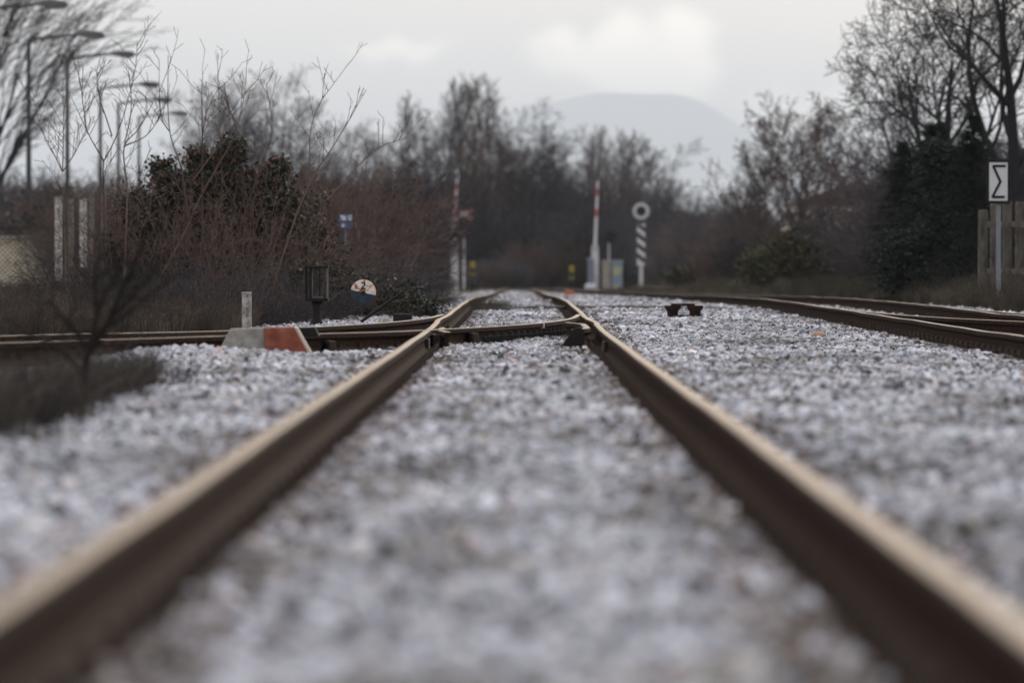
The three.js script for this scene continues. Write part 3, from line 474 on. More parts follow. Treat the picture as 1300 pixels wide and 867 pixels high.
  { const x = X(722) * 0.55, Dd = 182, t = mesh('red_block', toCreasedNormals(extrude([[-0.15, -0.1], [0.17, -0.1], [0.12, 0.12], [-0.08, 0.15]], 0.25, 0.02), 0.4), mat(0.34, 0.1, 0.06, 0.85)); t.position.set((722 - 659) * Dd / 7500, ground(1.5, Dd) + 0.08, -Dd); tag(t, 'small orange red block beside the main line near the crest', 'block'); }
}

// ------------------------------------------------------------------ mountain
{
  const D0 = 40000, K = 40 / 16, ridge = table([[-9000, 20], [-4000, 60], [-1200, 150], [-340, 330], [-40, 425], [90, 452], [220, 476], [330, 474], [440, 470], [520, 436], [600, 384], [760, 318], [1000, 255], [1500, 170], [4000, 70], [9000, 20]]);
  const xs = [...span(-9000, -1300, 350), ...span(-1250, 1800, 22), ...span(1900, 9000, 350)].map((x) => x * K), ds = span(D0 - 6500, D0 + 6500, 325);
  sheet('mountain', xs, ds, (X, D) => { const x = X / K, q = (D - D0) / 6500, f = Math.exp(-(q * q) * 3.2) - Math.exp(-3.2); return -20 + K * (ridge(x) + 20) * f / (1 - Math.exp(-3.2)) + (1 - Math.exp(-q * q * 9)) * 110 * fbm(x / 380, D / 500, 2, 4) + 5 * fbm(x / 60, D / 90, 7, 3); }, mat(0.05, 0.058, 0.052, 1), null, 0.002);
}

// ------------------------------------------------------------------ bare trees and shrubs
function makeGrower(R, P, out) { // out[level] -> Tubes
  const grow = (pos, dir, len, rad, level) => {
    const seg = P.seg[level], pts = [pos], rr = [rad], d = dir.slice(); let p = pos;
    for (let s = 1; s <= seg; s++) {
      const g = P.gnarl[Math.min(level, P.gnarl.length - 1)], upw = P.up[Math.min(level, P.up.length - 1)]; d[0] += (R() - 0.5) * g + (P.wind ?? 0) * level * 0.1; d[1] += (R() - 0.5) * g + upw; d[2] += (R() - 0.5) * g; const l = Math.hypot(...d); d[0] /= l; d[1] /= l; d[2] /= l;
      const st = len / seg; p = [p[0] + d[0] * st, p[1] + d[1] * st, p[2] + d[2] * st]; pts.push(p); rr.push(Math.max(P.tip, rad * (1 - 0.82 * (s / seg) ** (level ? 1 : 1.2))));
    }
    out[Math.min(level, out.length - 1)].tube(pts, rr, level === 0 ? 7 : level === 1 ? 4 : 3);
    if (level + 1 >= P.seg.length) return;
    const n = Math.round(P.n[level] * (0.8 + 0.4 * R()));
    for (let k = 0; k < n; k++) {
      const t = P.t0[level] + (1 - P.t0[level]) * ((k + R()) / n), f = t * seg, a = Math.min(seg - 1, Math.floor(f)), w = f - a, A = pts[a], B = pts[a + 1];
      const at = [lerp(A[0], B[0], w), lerp(A[1], B[1], w), lerp(A[2], B[2], w)], r0 = lerp(rr[a], rr[a + 1], w);
      let dx = B[0] - A[0], dy = B[1] - A[1], dz = B[2] - A[2]; const l = Math.hypot(dx, dy, dz); dx /= l; dy /= l; dz /= l;
      const az = k * 2.4 + R() * 1.5, ang = P.ang[level] * (0.7 + 0.6 * R()); let ux = Math.abs(dy) > 0.9 ? 1 : 0, uy = Math.abs(dy) > 0.9 ? 0 : 1, uz = 0; const q = ux * dx + uy * dy; ux -= q * dx; uy -= q * dy; uz -= q * dz; const ul = Math.hypot(ux, uy, uz); ux /= ul; uy /= ul; uz /= ul; const vx = dy * uz - dz * uy, vy = dz * ux - dx * uz, vz = dx * uy - dy * ux, c = Math.cos(az), s = Math.sin(az), sa = Math.sin(ang), ca = Math.cos(ang);
      grow(at, [dx * ca + (ux * c + vx * s) * sa, dy * ca + (uy * c + vy * s) * sa, dz * ca + (uz * c + vz * s) * sa], len * P.ratio[level] * (1 - P.fall[level] * t) * (0.75 + 0.5 * R()), Math.max(P.tip, r0 * P.thin[level]), level + 1);
    }
  };
  return grow;
}
const bark = { grey: mat(0.044, 0.042, 0.049, 0.95), brown: mat(0.066, 0.047, 0.041, 0.95), red: mat(0.086, 0.062, 0.056, 0.95), dark: mat(0.022, 0.0205, 0.0235, 0.95), olive: mat(0.075, 0.07, 0.036, 0.95), black: mat(0.018, 0.015, 0.014, 0.95), cane: mat(0.085, 0.058, 0.05, 0.9), pale: mat(0.12, 0.088, 0.074, 0.9) };
function bareTree(name, label, category, seed, P, height, radius, m, group) {
  const R = rng(seed), trunk = new Tubes(), crown = new Tubes(); makeGrower(R, P, [trunk, crown])([0, -0.2, 0], P.lean ?? [0.03, 1, 0.02], height, radius, 0);
  const t = thing(name, label, category, [0, 0, 0], 0, group); mesh('trunk', trunk.geometry(), m, t); mesh('crown', crown.geometry(), m, t); return t;
}
function shrub(name, label, seed, stems, height, spread, m, P, group, stemMat) {
  const R = rng(seed), st = new Tubes(), tw = new Tubes(), grow = makeGrower(R, P, [st, tw]);
  for (let k = 0; k < stems; k++) { const a = R() * 6.283, q = Math.sqrt(R()), r = q * spread * 0.55; grow([Math.cos(a) * r, -0.1, Math.sin(a) * r], [Math.cos(a) * q * P.open + (R() - 0.5) * 0.3, 1, Math.sin(a) * q * P.open + (R() - 0.5) * 0.3], height * (0.65 + 0.45 * R()), P.rad * (0.7 + 0.6 * R()), 0); }
  const t = thing(name, label, 'shrub', [0, 0, 0], 0, group); mesh('stems', st.geometry(), stemMat ?? m, t); mesh('twigs', tw.geometry(), m, t); return t;
}
const spreadP = { seg: [6, 5, 4, 3, 2], n: [13, 7, 5, 4], t0: [0.22, 0.2, 0.2, 0.2], ang: [0.75, 0.7, 0.7, 0.7], ratio: [0.62, 0.5, 0.5, 0.5], fall: [0.45, 0.35, 0.3, 0.3], thin: [0.5, 0.6, 0.65, 0.7], gnarl: [0.12, 0.3, 0.35, 0.4], up: [0.06, 0.08, 0.05, 0.04, 0.02], tip: 0.011 };
const poplarP = { ...spreadP, n: [22, 7, 5, 3], ang: [0.42, 0.4, 0.45, 0.5], ratio: [0.42, 0.45, 0.5, 0.5], fall: [0.6, 0.4, 0.3, 0.3], up: [0.05, 0.2, 0.15, 0.1, 0.05], t0: [0.12, 0.15, 0.2, 0.2] };
const shrubP = { seg: [5, 4, 3, 2], n: [8, 5, 4], t0: [0.12, 0.15, 0.2], ang: [0.55, 0.6, 0.65], ratio: [0.55, 0.55, 0.5], fall: [0.4, 0.3, 0.3], thin: [0.5, 0.6, 0.7], gnarl: [0.25, 0.35, 0.45], up: [0.03, 0.03, 0.02, 0.0], tip: 0.006, open: 0.8, rad: 0.022 };
const R0 = rng(2024);
const placeG = (px, D) => [(px - 659) * D / 7500, D];
{ // the wood that closes the view beyond the crossing
  const G = 'bare trees of the wood beyond the level crossing', lt = (c) => `bare spreading ${c} tree in the wood beyond the level crossing`, lp = (c) => `tall narrow bare ${c} poplar in the wood beyond the level crossing`, ls = (c) => `dense leafless ${c} shrub under the wood beyond the level crossing`;
  const protos = [
    bareTree('wood_tree', lt('grey'), 'tree', 11, spreadP, 9.5, 0.2, bark.grey, G), bareTree('wood_tree', lt('brown'), 'tree', 12, spreadP, 8.5, 0.18, bark.brown, G), bareTree('wood_tree', lt('blackish'), 'tree', 13, { ...spreadP, n: [16, 8, 5, 4] }, 8, 0.17, bark.dark, G),
    bareTree('poplar_tree', lp('grey'), 'tree', 14, poplarP, 12.5, 0.17, bark.grey, 'poplars beyond the level crossing'), bareTree('poplar_tree', lp('brown'), 'tree', 15, poplarP, 12, 0.16, bark.brown, 'poplars beyond the level crossing'),
  ];
  const sh = [shrub('wood_shrub', ls('grey'), 21, 60, 5, 4.5, bark.grey, { ...shrubP, tip: 0.012, rad: 0.035 }, 'shrubs under the far wood'), shrub('wood_shrub', ls('blackish'), 22, 60, 4.5, 4.5, bark.dark, { ...shrubP, tip: 0.012, rad: 0.035 }, 'shrubs under the far wood'), shrub('wood_shrub', ls('brown'), 23, 60, 4.5, 4.5, bark.brown, { ...shrubP, tip: 0.012, rad: 0.035 }, 'shrubs under the far wood')];
  // [pixel column it stood at, distance, kind, scale]
  const list = [[470, 400, 0, 0.86], [500, 410, 1, 0.94], [525, 430, 3, 1.01], [548, 395, 0, 0.99], [566, 440, 3, 1.10], [585, 470, 4, 1.17], [604, 430, 4, 1.10], [622, 450, 3, 1.14], [640, 420, 1, 1.04], [655, 400, 2, 1.04], [672, 380, 2, 0.93], [690, 410, 1, 0.90], [704, 395, 2, 0.85], [724, 400, 2, 0.87], [745, 430, 3, 0.78], [762, 410, 4, 0.8], [776, 390, 0, 0.82], [800, 420, 4, 0.78], [818, 400, 1, 0.83], [838, 380, 0, 0.78], [858, 400, 2, 0.66], [878, 390, 0, 0.53], [535, 480, 1, 1.21], [610, 380, 2, 0.77], [580, 385, 2, 0.73], [750, 375, 2, 0.66], [440, 420, 0, 0.99], [410, 440, 1, 1.04], [350, 430, 0, 1.32], [300, 410, 1, 1.26], [260, 420, 0, 1.21], [640, 480, 0, 1.26], [700, 470, 0, 1.06], [790, 470, 1, 1.01]];
  const first = new Set();
  for (const [px, D, kind, s] of list) { const [x] = placeG(px, D), p = protos[kind], y = ground(x, Math.min(D, 330)); const at = [x, y, -D], turn = R0() * 6.28, sc = [s * 1.02, s, s * 1.02]; if (!first.has(kind)) { first.add(kind); p.position.set(...at); p.rotation.y = turn; p.scale.set(...sc); } else copyOf(p, kind < 3 ? 'wood_tree' : 'poplar_tree', at, turn, sc); }
  const f2 = new Set();
  for (let k = 0; k < 44; k++) { const px = 400 + (k % 22) * 25 + (R0() - 0.5) * 16, D = k < 22 ? 362 + R0() * 30 : 420 + R0() * 40, kind = Math.floor(R0() * 3), [x] = placeG(px, D), s = (0.8 + 0.4 * R0()) * (px > 820 ? 0.7 : 1) * (k < 22 ? 0.75 : 1.25), at = [x, ground(x, 330), -D], turn = R0() * 6.28; if (!f2.has(kind)) { f2.add(kind); sh[kind].position.set(...at); sh[kind].rotation.y = turn; sh[kind].scale.setScalar(s); } else copyOf(sh[kind], 'wood_shrub', at, turn, s); }
}
{ // brown thickets between the points and the crossing, on the diverging side, and the shrubs beyond the parallel track
  const lb = (c) => `leafless ${c} shrub in the thicket between the points and the crossing`, G = 'thicket on the diverging side';
  const a = [shrub('thicket_shrub', lb('reddish'), 31, 80, 2.9, 2.6, bark.red, { ...shrubP, rad: 0.03, wind: 0.45, tip: 0.005 }, G, bark.pale), shrub('thicket_shrub', lb('brown'), 32, 80, 2.8, 2.6, bark.dark, { ...shrubP, rad: 0.03, wind: 0.45, tip: 0.005 }, G, bark.red), shrub('thicket_shrub', lb('grey'), 33, 80, 2.6, 2.8, bark.grey, { ...shrubP, rad: 0.03, wind: 0.4, tip: 0.005 }, G, bark.pale)];
  const list = [[405, 112, 0, 0.76], [432, 122, 1, 0.78], [440, 134, 0, 0.8], [448, 150, 1, 0.84], [452, 165, 0, 0.84], [453, 178, 2, 0.84], [450, 192, 0, 0.82], [455, 205, 1, 0.82], [464, 222, 0, 0.8], [470, 240, 1, 0.8], [486, 258, 0, 0.66], [503, 282, 2, 0.46], [470, 148, 1, 0.6], [490, 176, 0, 0.52], [512, 205, 2, 0.42], [525, 240, 1, 0.36], [440, 116, 2, 0.56], [385, 118, 1, 0.82], [425, 170, 2, 0.9], [400, 160, 1, 0.85], [440, 200, 2, 1.0], [465, 245, 1, 1.0], [548, 290, 1, 0.3], [560, 300, 0, 0.26], [535, 235, 1, 0.28], [575, 350, 2, 0.6], [640, 345, 2, 0.62], [620, 352, 2, 0.55], [630, 345, 0, 0.5], [595, 352, 1, 0.5]];
  const f = new Set();
  for (const [px, D, k, s] of list) { const [x] = placeG(px, D), at = [x, ground(x, D), -D], turn = R0() * 6.28 * 0.1; if (!f.has(k)) { f.add(k); a[k].position.set(...at); a[k].scale.setScalar(s); } else copyOf(a[k], 'thicket_shrub', at, turn, s); }
  const far = (c) => `leafless ${c} shrub in the scrub beyond the parallel track`, G2 = 'scrub beyond the parallel track';
  const lst = [[905, 300, 2, 0.95], [925, 290, 0, 1.05], [948, 280, 2, 1.1], [885, 345, 1, 0.9], [868, 350, 0, 0.8], [845, 360, 2, 0.8], [900, 260, 1, 0.55], [930, 235, 0, 0.6], [960, 215, 1, 0.62], [1095, 215, 0, 0.5], [1118, 195, 2, 0.55], [1065, 300, 1, 1.0], [1135, 170, 0, 0.6], [1150, 140, 2, 0.6], [1040, 190, 0, 0.5], [1100, 160, 1, 0.36], [1270, 130, 2, 1.1], [1235, 135, 0, 1.0], [1300, 120, 2, 1.0], [1200, 145, 2, 1.1], [790, 365, 1, 0.8], [820, 370, 2, 0.85]];
  for (const [px, D, k, s] of lst) { const [x] = placeG(px, D); copyOf(a[k], 'scrub_shrub', [x, ground(x, D), -D], R0() * 6.28, s, far(['reddish', 'brown', 'grey'][k]), G2); }
  const back = (c) => `leafless ${c} shrub between the fence row and the street lamps`, G3 = 'shrubs along the lane';
  for (const [px, D, k, s] of [[112, 178, 0, 0.95], [140, 165, 1, 0.95], [15, 205, 2, 1.2], [45, 215, 1, 1.25], [75, 225, 2, 1.35], [105, 235, 1, 1.4], [135, 240, 2, 1.3], [-15, 210, 1, 1.3], [170, 150, 0, 0.9], [200, 190, 2, 1.0], [250, 180, 1, 1.0], [300, 190, 2, 1.0]]) { const [x] = placeG(px, D); copyOf(a[k], 'lane_shrub', [x, ground(x, D), -D], R0() * 6.28, s, back(['reddish', 'brown', 'grey'][k]), G3); }
}
{ // single trees
  const put = (t, px, D) => { const [x] = placeG(px, D); t.position.set(x, ground(x, D), -D); };
  put(bareTree('round_bare_tree', 'broad rounded bare tree behind the olive green bush', 'tree', 44, { ...spreadP, n: [22, 9, 6, 4], t0: [0.08, 0.15, 0.2, 0.2], ratio: [0.78, 0.5, 0.5, 0.5], tip: 0.009 }, 4.7, 0.16, bark.brown), 1010, 205);
  put(bareTree('round_bare_tree', 'smaller bare tree leaning out of the scrub beside the broad rounded tree', 'tree', 47, { ...spreadP, n: [18, 8, 6, 4], tip: 0.009, t0: [0.1, 0.15, 0.2, 0.2] }, 4.2, 0.12, bark.grey), 958, 225);
  put(bareTree('gnarled_tree', 'tall gnarled bare tree spreading over the dark conifer', 'tree', 52, { ...spreadP, seg: [6, 7, 6, 4, 3], n: [12, 9, 8, 5], ang: [0.85, 0.65, 0.7, 0.8], ratio: [0.75, 0.55, 0.45, 0.45], gnarl: [0.2, 0.5, 0.6, 0.7], t0: [0.25, 0.2, 0.2, 0.2], fall: [0.35, 0.3, 0.3, 0.3], tip: 0.0066, thin: [0.66, 0.66, 0.66, 0.7] }, 5.2, 0.17, bark.dark), 1205, 128);
  put(bareTree('gnarled_tree', 'tall gnarled bare tree rising behind the concrete palisade', 'tree', 58, { ...spreadP, seg: [6, 7, 6, 4, 3], n: [12, 9, 8, 5], ang: [0.7, 0.6, 0.7, 0.8], ratio: [0.7, 0.55, 0.45, 0.45], gnarl: [0.2, 0.45, 0.6, 0.7], t0: [0.25, 0.2, 0.2, 0.2], fall: [0.35, 0.3, 0.3, 0.3], tip: 0.0062, thin: [0.64, 0.64, 0.66, 0.7] }, 6.2, 0.18, bark.dark), 1292, 118);
  put(bareTree('gnarled_tree', 'slender bare tree with fine twigs between the conifer and the round tree', 'tree', 59, { ...spreadP, n: [12, 8, 6, 4], gnarl: [0.2, 0.4, 0.5, 0.6], tip: 0.006 }, 4.6, 0.12, bark.grey), 1150, 150);
  put(bareTree('lane_tree', 'large bare tree with sweeping upright limbs beside the street lamps', 'tree', 63, { ...spreadP, seg: [5, 7, 6, 4, 3], n: [14, 9, 6, 4], ang: [0.6, 0.4, 0.45, 0.5], ratio: [0.95, 0.55, 0.5, 0.45], t0: [0.2, 0.2, 0.2, 0.2], up: [0.02, 0.06, 0.06, 0.05, 0.03], gnarl: [0.1, 0.2, 0.25, 0.3], tip: 0.011, lean: [0.1, 1, 0.05], wind: 0.45 }, 10.5, 0.28, bark.dark), -30, 232);
  put(bareTree('lane_tree', 'pale grey rounded bare tree behind the ivy covered bush', 'tree', 66, { ...spreadP, n: [15, 8, 5, 4], tip: 0.009 }, 6.6, 0.2, bark.grey), 290, 240);
  put(bareTree('lane_tree', 'small bare tree at the end of the street lamp row', 'tree', 67, { ...spreadP, n: [15, 8, 5, 4], tip: 0.009 }, 6.2, 0.18, bark.grey), 348, 250);
}
// ------------------------------------------------------------------ leafy bushes and conifers
function leaves(R, lumps, count, size, shell = 0.55) { // pointed leaves through a crown made of lumps [x, y, z, rx, ry, rz]
  const p = [], n = []; const vol = lumps.map((l) => l[3] * l[4]); const tot = vol.reduce((a, b) => a + b, 0);
  const v = new THREE.Vector3(), a = new THREE.Vector3(), b = new THREE.Vector3(), nn = new THREE.Vector3();
  for (let k = 0; k < count; k++) {
    let w = R() * tot, i = 0; while (w > vol[i] && i < lumps.length - 1) { w -= vol[i]; i++; } const l = lumps[i];
    v.set(R() - 0.5, R() - 0.5, R() - 0.5).normalize(); const rr = Math.pow(shell + (1 - shell) * R(), 0.7) * (0.82 + 0.5 * noise(v.x * 3.1 + i * 3, v.y * 3.1, v.z * 3.1)) * (0.88 + 0.4 * R() ** 4);
    const x = l[0] + v.x * l[3] * rr, y = l[1] + v.y * l[4] * rr, z = l[2] + v.z * l[5] * rr; if (y < 0.02) continue;
    a.set(R() - 0.5, R() - 0.7, R() - 0.5).normalize(); nn.set(R() - 0.5, R() - 0.3, R() - 0.5).normalize(); b.crossVectors(a, nn).normalize(); nn.crossVectors(b, a);
    const s = size * (0.6 + 0.8 * R()), h = s * 0.38, f = s * 0.12;
    const P0 = [x, y, z], P1 = [x + a.x * s * 0.5 + b.x * h + nn.x * f, y + a.y * s * 0.5 + b.y * h + nn.y * f, z + a.z * s * 0.5 + b.z * h + nn.z * f], P2 = [x + a.x * s, y + a.y * s, z + a.z * s], P3 = [x + a.x * s * 0.5 - b.x * h + nn.x * f, y + a.y * s * 0.5 - b.y * h + nn.y * f, z + a.z * s * 0.5 - b.z * h + nn.z * f];
    p.push(...P0, ...P1, ...P2, ...P0, ...P2, ...P3); for (let q = 0; q < 6; q++) n.push(nn.x, nn.y, nn.z);
  }
  const g = new THREE.BufferGeometry(); g.setAttribute('position', new THREE.Float32BufferAttribute(p, 3)); g.setAttribute('normal', new THREE.Float32BufferAttribute(n, 3)); g.setAttribute('uv', new THREE.Float32BufferAttribute(new Float32Array(p.length / 3 * 2), 2)); return g;
}
function leafyBush(name, label, px, D, lumps, layers, stemMat, seed) {
  const [x] = placeG(px, D), R = rng(seed), t = thing(name, label, 'bush', [x, ground(x, D), -D]);
  for (const [part, count, size, m, shell] of layers) mesh(part, leaves(R, lumps, count, size, shell), m, t);
  const st = new Tubes(); for (const l of lumps) for (let k = 0; k < 5; k++) { const e = [l[0] + (R() - 0.5) * l[3], l[1] + R() * l[4] * 0.8, l[2] + (R() - 0.5) * l[5]]; st.tube([[l[0] * 0.5 + (R() - 0.5) * 0.5, -0.1, l[2] * 0.5], [(l[0] * 0.6 + e[0] * 0.4), e[1] * 0.5, (l[2] * 0.6 + e[2] * 0.4)], e], [0.03, 0.022, 0.008], 5); }
  mesh('stems', st.geometry(), stemMat, t); return t;
}
const leafDark = new THREE.MeshPhysicalMaterial({ color: rgb(0.018, 0.02, 0.013), roughness: 0.6, specularIntensity: 0.4 }), leafGreen = mat(0.035, 0.042, 0.026, 0.7), leafBrown = mat(0.11, 0.05, 0.034, 0.85), leafOlive = mat(0.06, 0.057, 0.027, 0.85), leafRusset = mat(0.07, 0.047, 0.035, 0.85), conif = mat(0.014, 0.021, 0.016, 0.9);
leafyBush('ivy_bush', 'large dark ivy bush flecked with dead brown leaves behind bare saplings', 275, 81, [[-1.0, 1.3, 0, 0.55, 0.75, 0.7], [-0.55, 1.75, 0.1, 0.5, 0.5, 0.6], [0.0, 2.05, -0.1, 0.5, 0.45, 0.6], [0.05, 1.45, -0.1, 0.8, 0.8, 0.9], [0.55, 1.85, 0.1, 0.5, 0.4, 0.5], [0.85, 1.35, 0, 0.75, 0.75, 0.9], [1.3, 0.9, -0.1, 0.5, 0.6, 0.8], [-0.3, 0.7, 0.3, 1.2, 0.65, 0.7], [0.9, 0.5, 0.3, 1.0, 0.55, 0.6], [0.2, 2.35, 0, 0.3, 0.28, 0.3], [-0.25, 2.2, 0.1, 0.25, 0.3, 0.3], [-0.75, 2.05, 0, 0.25, 0.3, 0.3], [0.85, 2.1, 0, 0.25, 0.22, 0.3], [-1.25, 0.9, 0.1, 0.4, 0.6, 0.5]], [['foliage', 31000, 0.058, leafDark, 0.25], ['green_leaves', 6000, 0.05, leafGreen, 0.6], ['dead_leaves', 4200, 0.055, leafBrown, 0.6]], bark.dark, 91);
leafyBush('evergreen_thicket', 'broad black green evergreen thicket between the conifers and the palisade', 1195, 104, [[-0.35, 0.6, 0, 0.85, 0.75, 0.8], [0.35, 0.7, 0, 0.7, 0.85, 0.8], [0.1, 1.6, 0, 0.65, 0.85, 0.7], [0.45, 2.1, 0, 0.45, 0.7, 0.5], [-0.15, 2.3, 0, 0.4, 0.6, 0.5], [-0.75, 0.35, 0.1, 0.5, 0.5, 0.5]], [['foliage', 22000, 0.07, conif, 0.25], ['green_leaves', 3000, 0.06, leafDark, 0.6]], bark.dark, 97);
leafyBush('low_bush', 'low dark bush spreading beside the numbered weight', 475, 76, [[-0.3, 0.3, 0, 0.55, 0.42, 0.5], [0.25, 0.24, -0.2, 0.6, 0.32, 0.5], [-0.7, 0.4, -0.4, 0.6, 0.5, 0.5], [0.65, 0.14, 0.1, 0.35, 0.18, 0.4]], [['foliage', 8000, 0.045, leafDark, 0.3], ['grey_leaves', 1500, 0.04, leafGreen, 0.7]], bark.dark, 92);
leafyBush('olive_bush', 'olive green bush at the foot of the rounded bare tree', 1020, 165, [[0, 0.9, 0, 1.2, 0.9, 1.0], [-1.1, 0.65, 0, 0.9, 0.7, 1], [1.0, 0.7, 0, 0.9, 0.75, 1], [0.25, 1.5, 0, 0.7, 0.6, 0.7], [-0.5, 1.25, 0, 0.6, 0.6, 0.7], [0.9, 1.2, 0, 0.5, 0.5, 0.6], [1.6, 0.45, 0, 0.6, 0.5, 0.7]], [['foliage', 9000, 0.1, leafOlive, 0.2], ['dark_leaves', 12000, 0.09, leafGreen, 0.1], ['brown_leaves', 5000, 0.09, leafRusset, 0.3]], bark.olive, 93);
leafyBush('olive_bush', 'low dull green bush between the olive bush and the crossing', 925, 240, [[0, 0.7, 0, 1.7, 0.8, 1.2], [-1.5, 0.5, 0, 1.3, 0.55, 1], [1.4, 0.7, 0, 1.3, 0.8, 1]], [['foliage', 6000, 0.15, leafOlive, 0.2], ['dark_leaves', 9000, 0.15, leafDark, 0.2]], bark.olive, 94);
leafyBush('lane_conifer', 'dark green garden shrub between the street lamps', 62, 175, [[0, 1.9, 0, 1.1, 1.4, 1], [-1, 1.5, 0, 1, 1.1, 1]], [['foliage', 9000, 0.12, leafDark, 0.3]], bark.dark, 95);
leafyBush('lane_conifer', 'dark green garden shrub behind the receding fence posts', 112, 180, [[0, 2.0, 0, 1.0, 1.5, 1], [0.9, 1.6, 0, 0.9, 1.2, 1]], [['foliage', 9000, 0.12, leafDark, 0.3]], bark.dark, 96);
function conifer(px, D, h, r, seed, label) {
  const [x] = placeG(px, D), R = rng(seed), t = thing('conifer', label, 'tree', [x, ground(x, D), -D]), p = [], n = [], tk = new Tubes();
  tk.tube([[0, -0.1, 0], [0.02, h * 0.5, 0], [0, h, 0]], [0.09, 0.06, 0.012], 7);
  for (let k = 0; k < 340; k++) {
    const y = h * (0.02 + 0.98 * R() ** 1.15), f = 1 - y / h, L = r * (0.05 + 0.95 * f ** 0.8) * (0.55 + 0.65 * R()), a = R() * 6.283, c = Math.cos(a), s = Math.sin(a), dy = -0.25 - 0.2 * f + 0.35 * R();
    const tip = [c * L, y + dy * L * 0.6, s * L]; tk.tube([[0, y, 0], tip], [0.014, 0.004], 3);
    for (let q = 0; q < 70; q++) { const w = 0.15 + 0.87 * R(), b = [tip[0] * w, y + (tip[1] - y) * w, tip[2] * w], l = 0.08 + 0.13 * R(), d = [c * 0.5 + (R() - 0.5) * 1.4, (R() - 0.45) * 1.5, s * 0.5 + (R() - 0.5) * 1.4], e = [R() - 0.5, R() - 0.5, R() - 0.5], wd = 0.012; p.push(b[0] - e[0] * wd, b[1] - e[1] * wd, b[2] - e[2] * wd, b[0] + e[0] * wd, b[1] + e[1] * wd, b[2] + e[2] * wd, b[0] + d[0] * l, b[1] + d[1] * l, b[2] + d[2] * l); for (let z = 0; z < 3; z++) n.push(c * 0.6, 0.6, s * 0.6); }
  }
  const g = new THREE.BufferGeometry(); g.setAttribute('position', new THREE.Float32BufferAttribute(p, 3)); g.setAttribute('normal', new THREE.Float32BufferAttribute(n, 3)); g.setAttribute('uv', new THREE.Float32BufferAttribute(new Float32Array(p.length / 3 * 2), 2));
  mesh('trunk', tk.geometry(), bark.dark, t); mesh('crown', g, conif, t); return t;
}
conifer(1188, 106, 3.0, 1.25, 101, 'broad dark conifer standing beside the concrete palisade');
conifer(1236, 100, 3.0, 1.0, 102, 'shorter dark conifer half behind the sigma signboard');
conifer(1148, 116, 2.9, 1.05, 103, 'small dark conifer on the crossing side of the broad one');

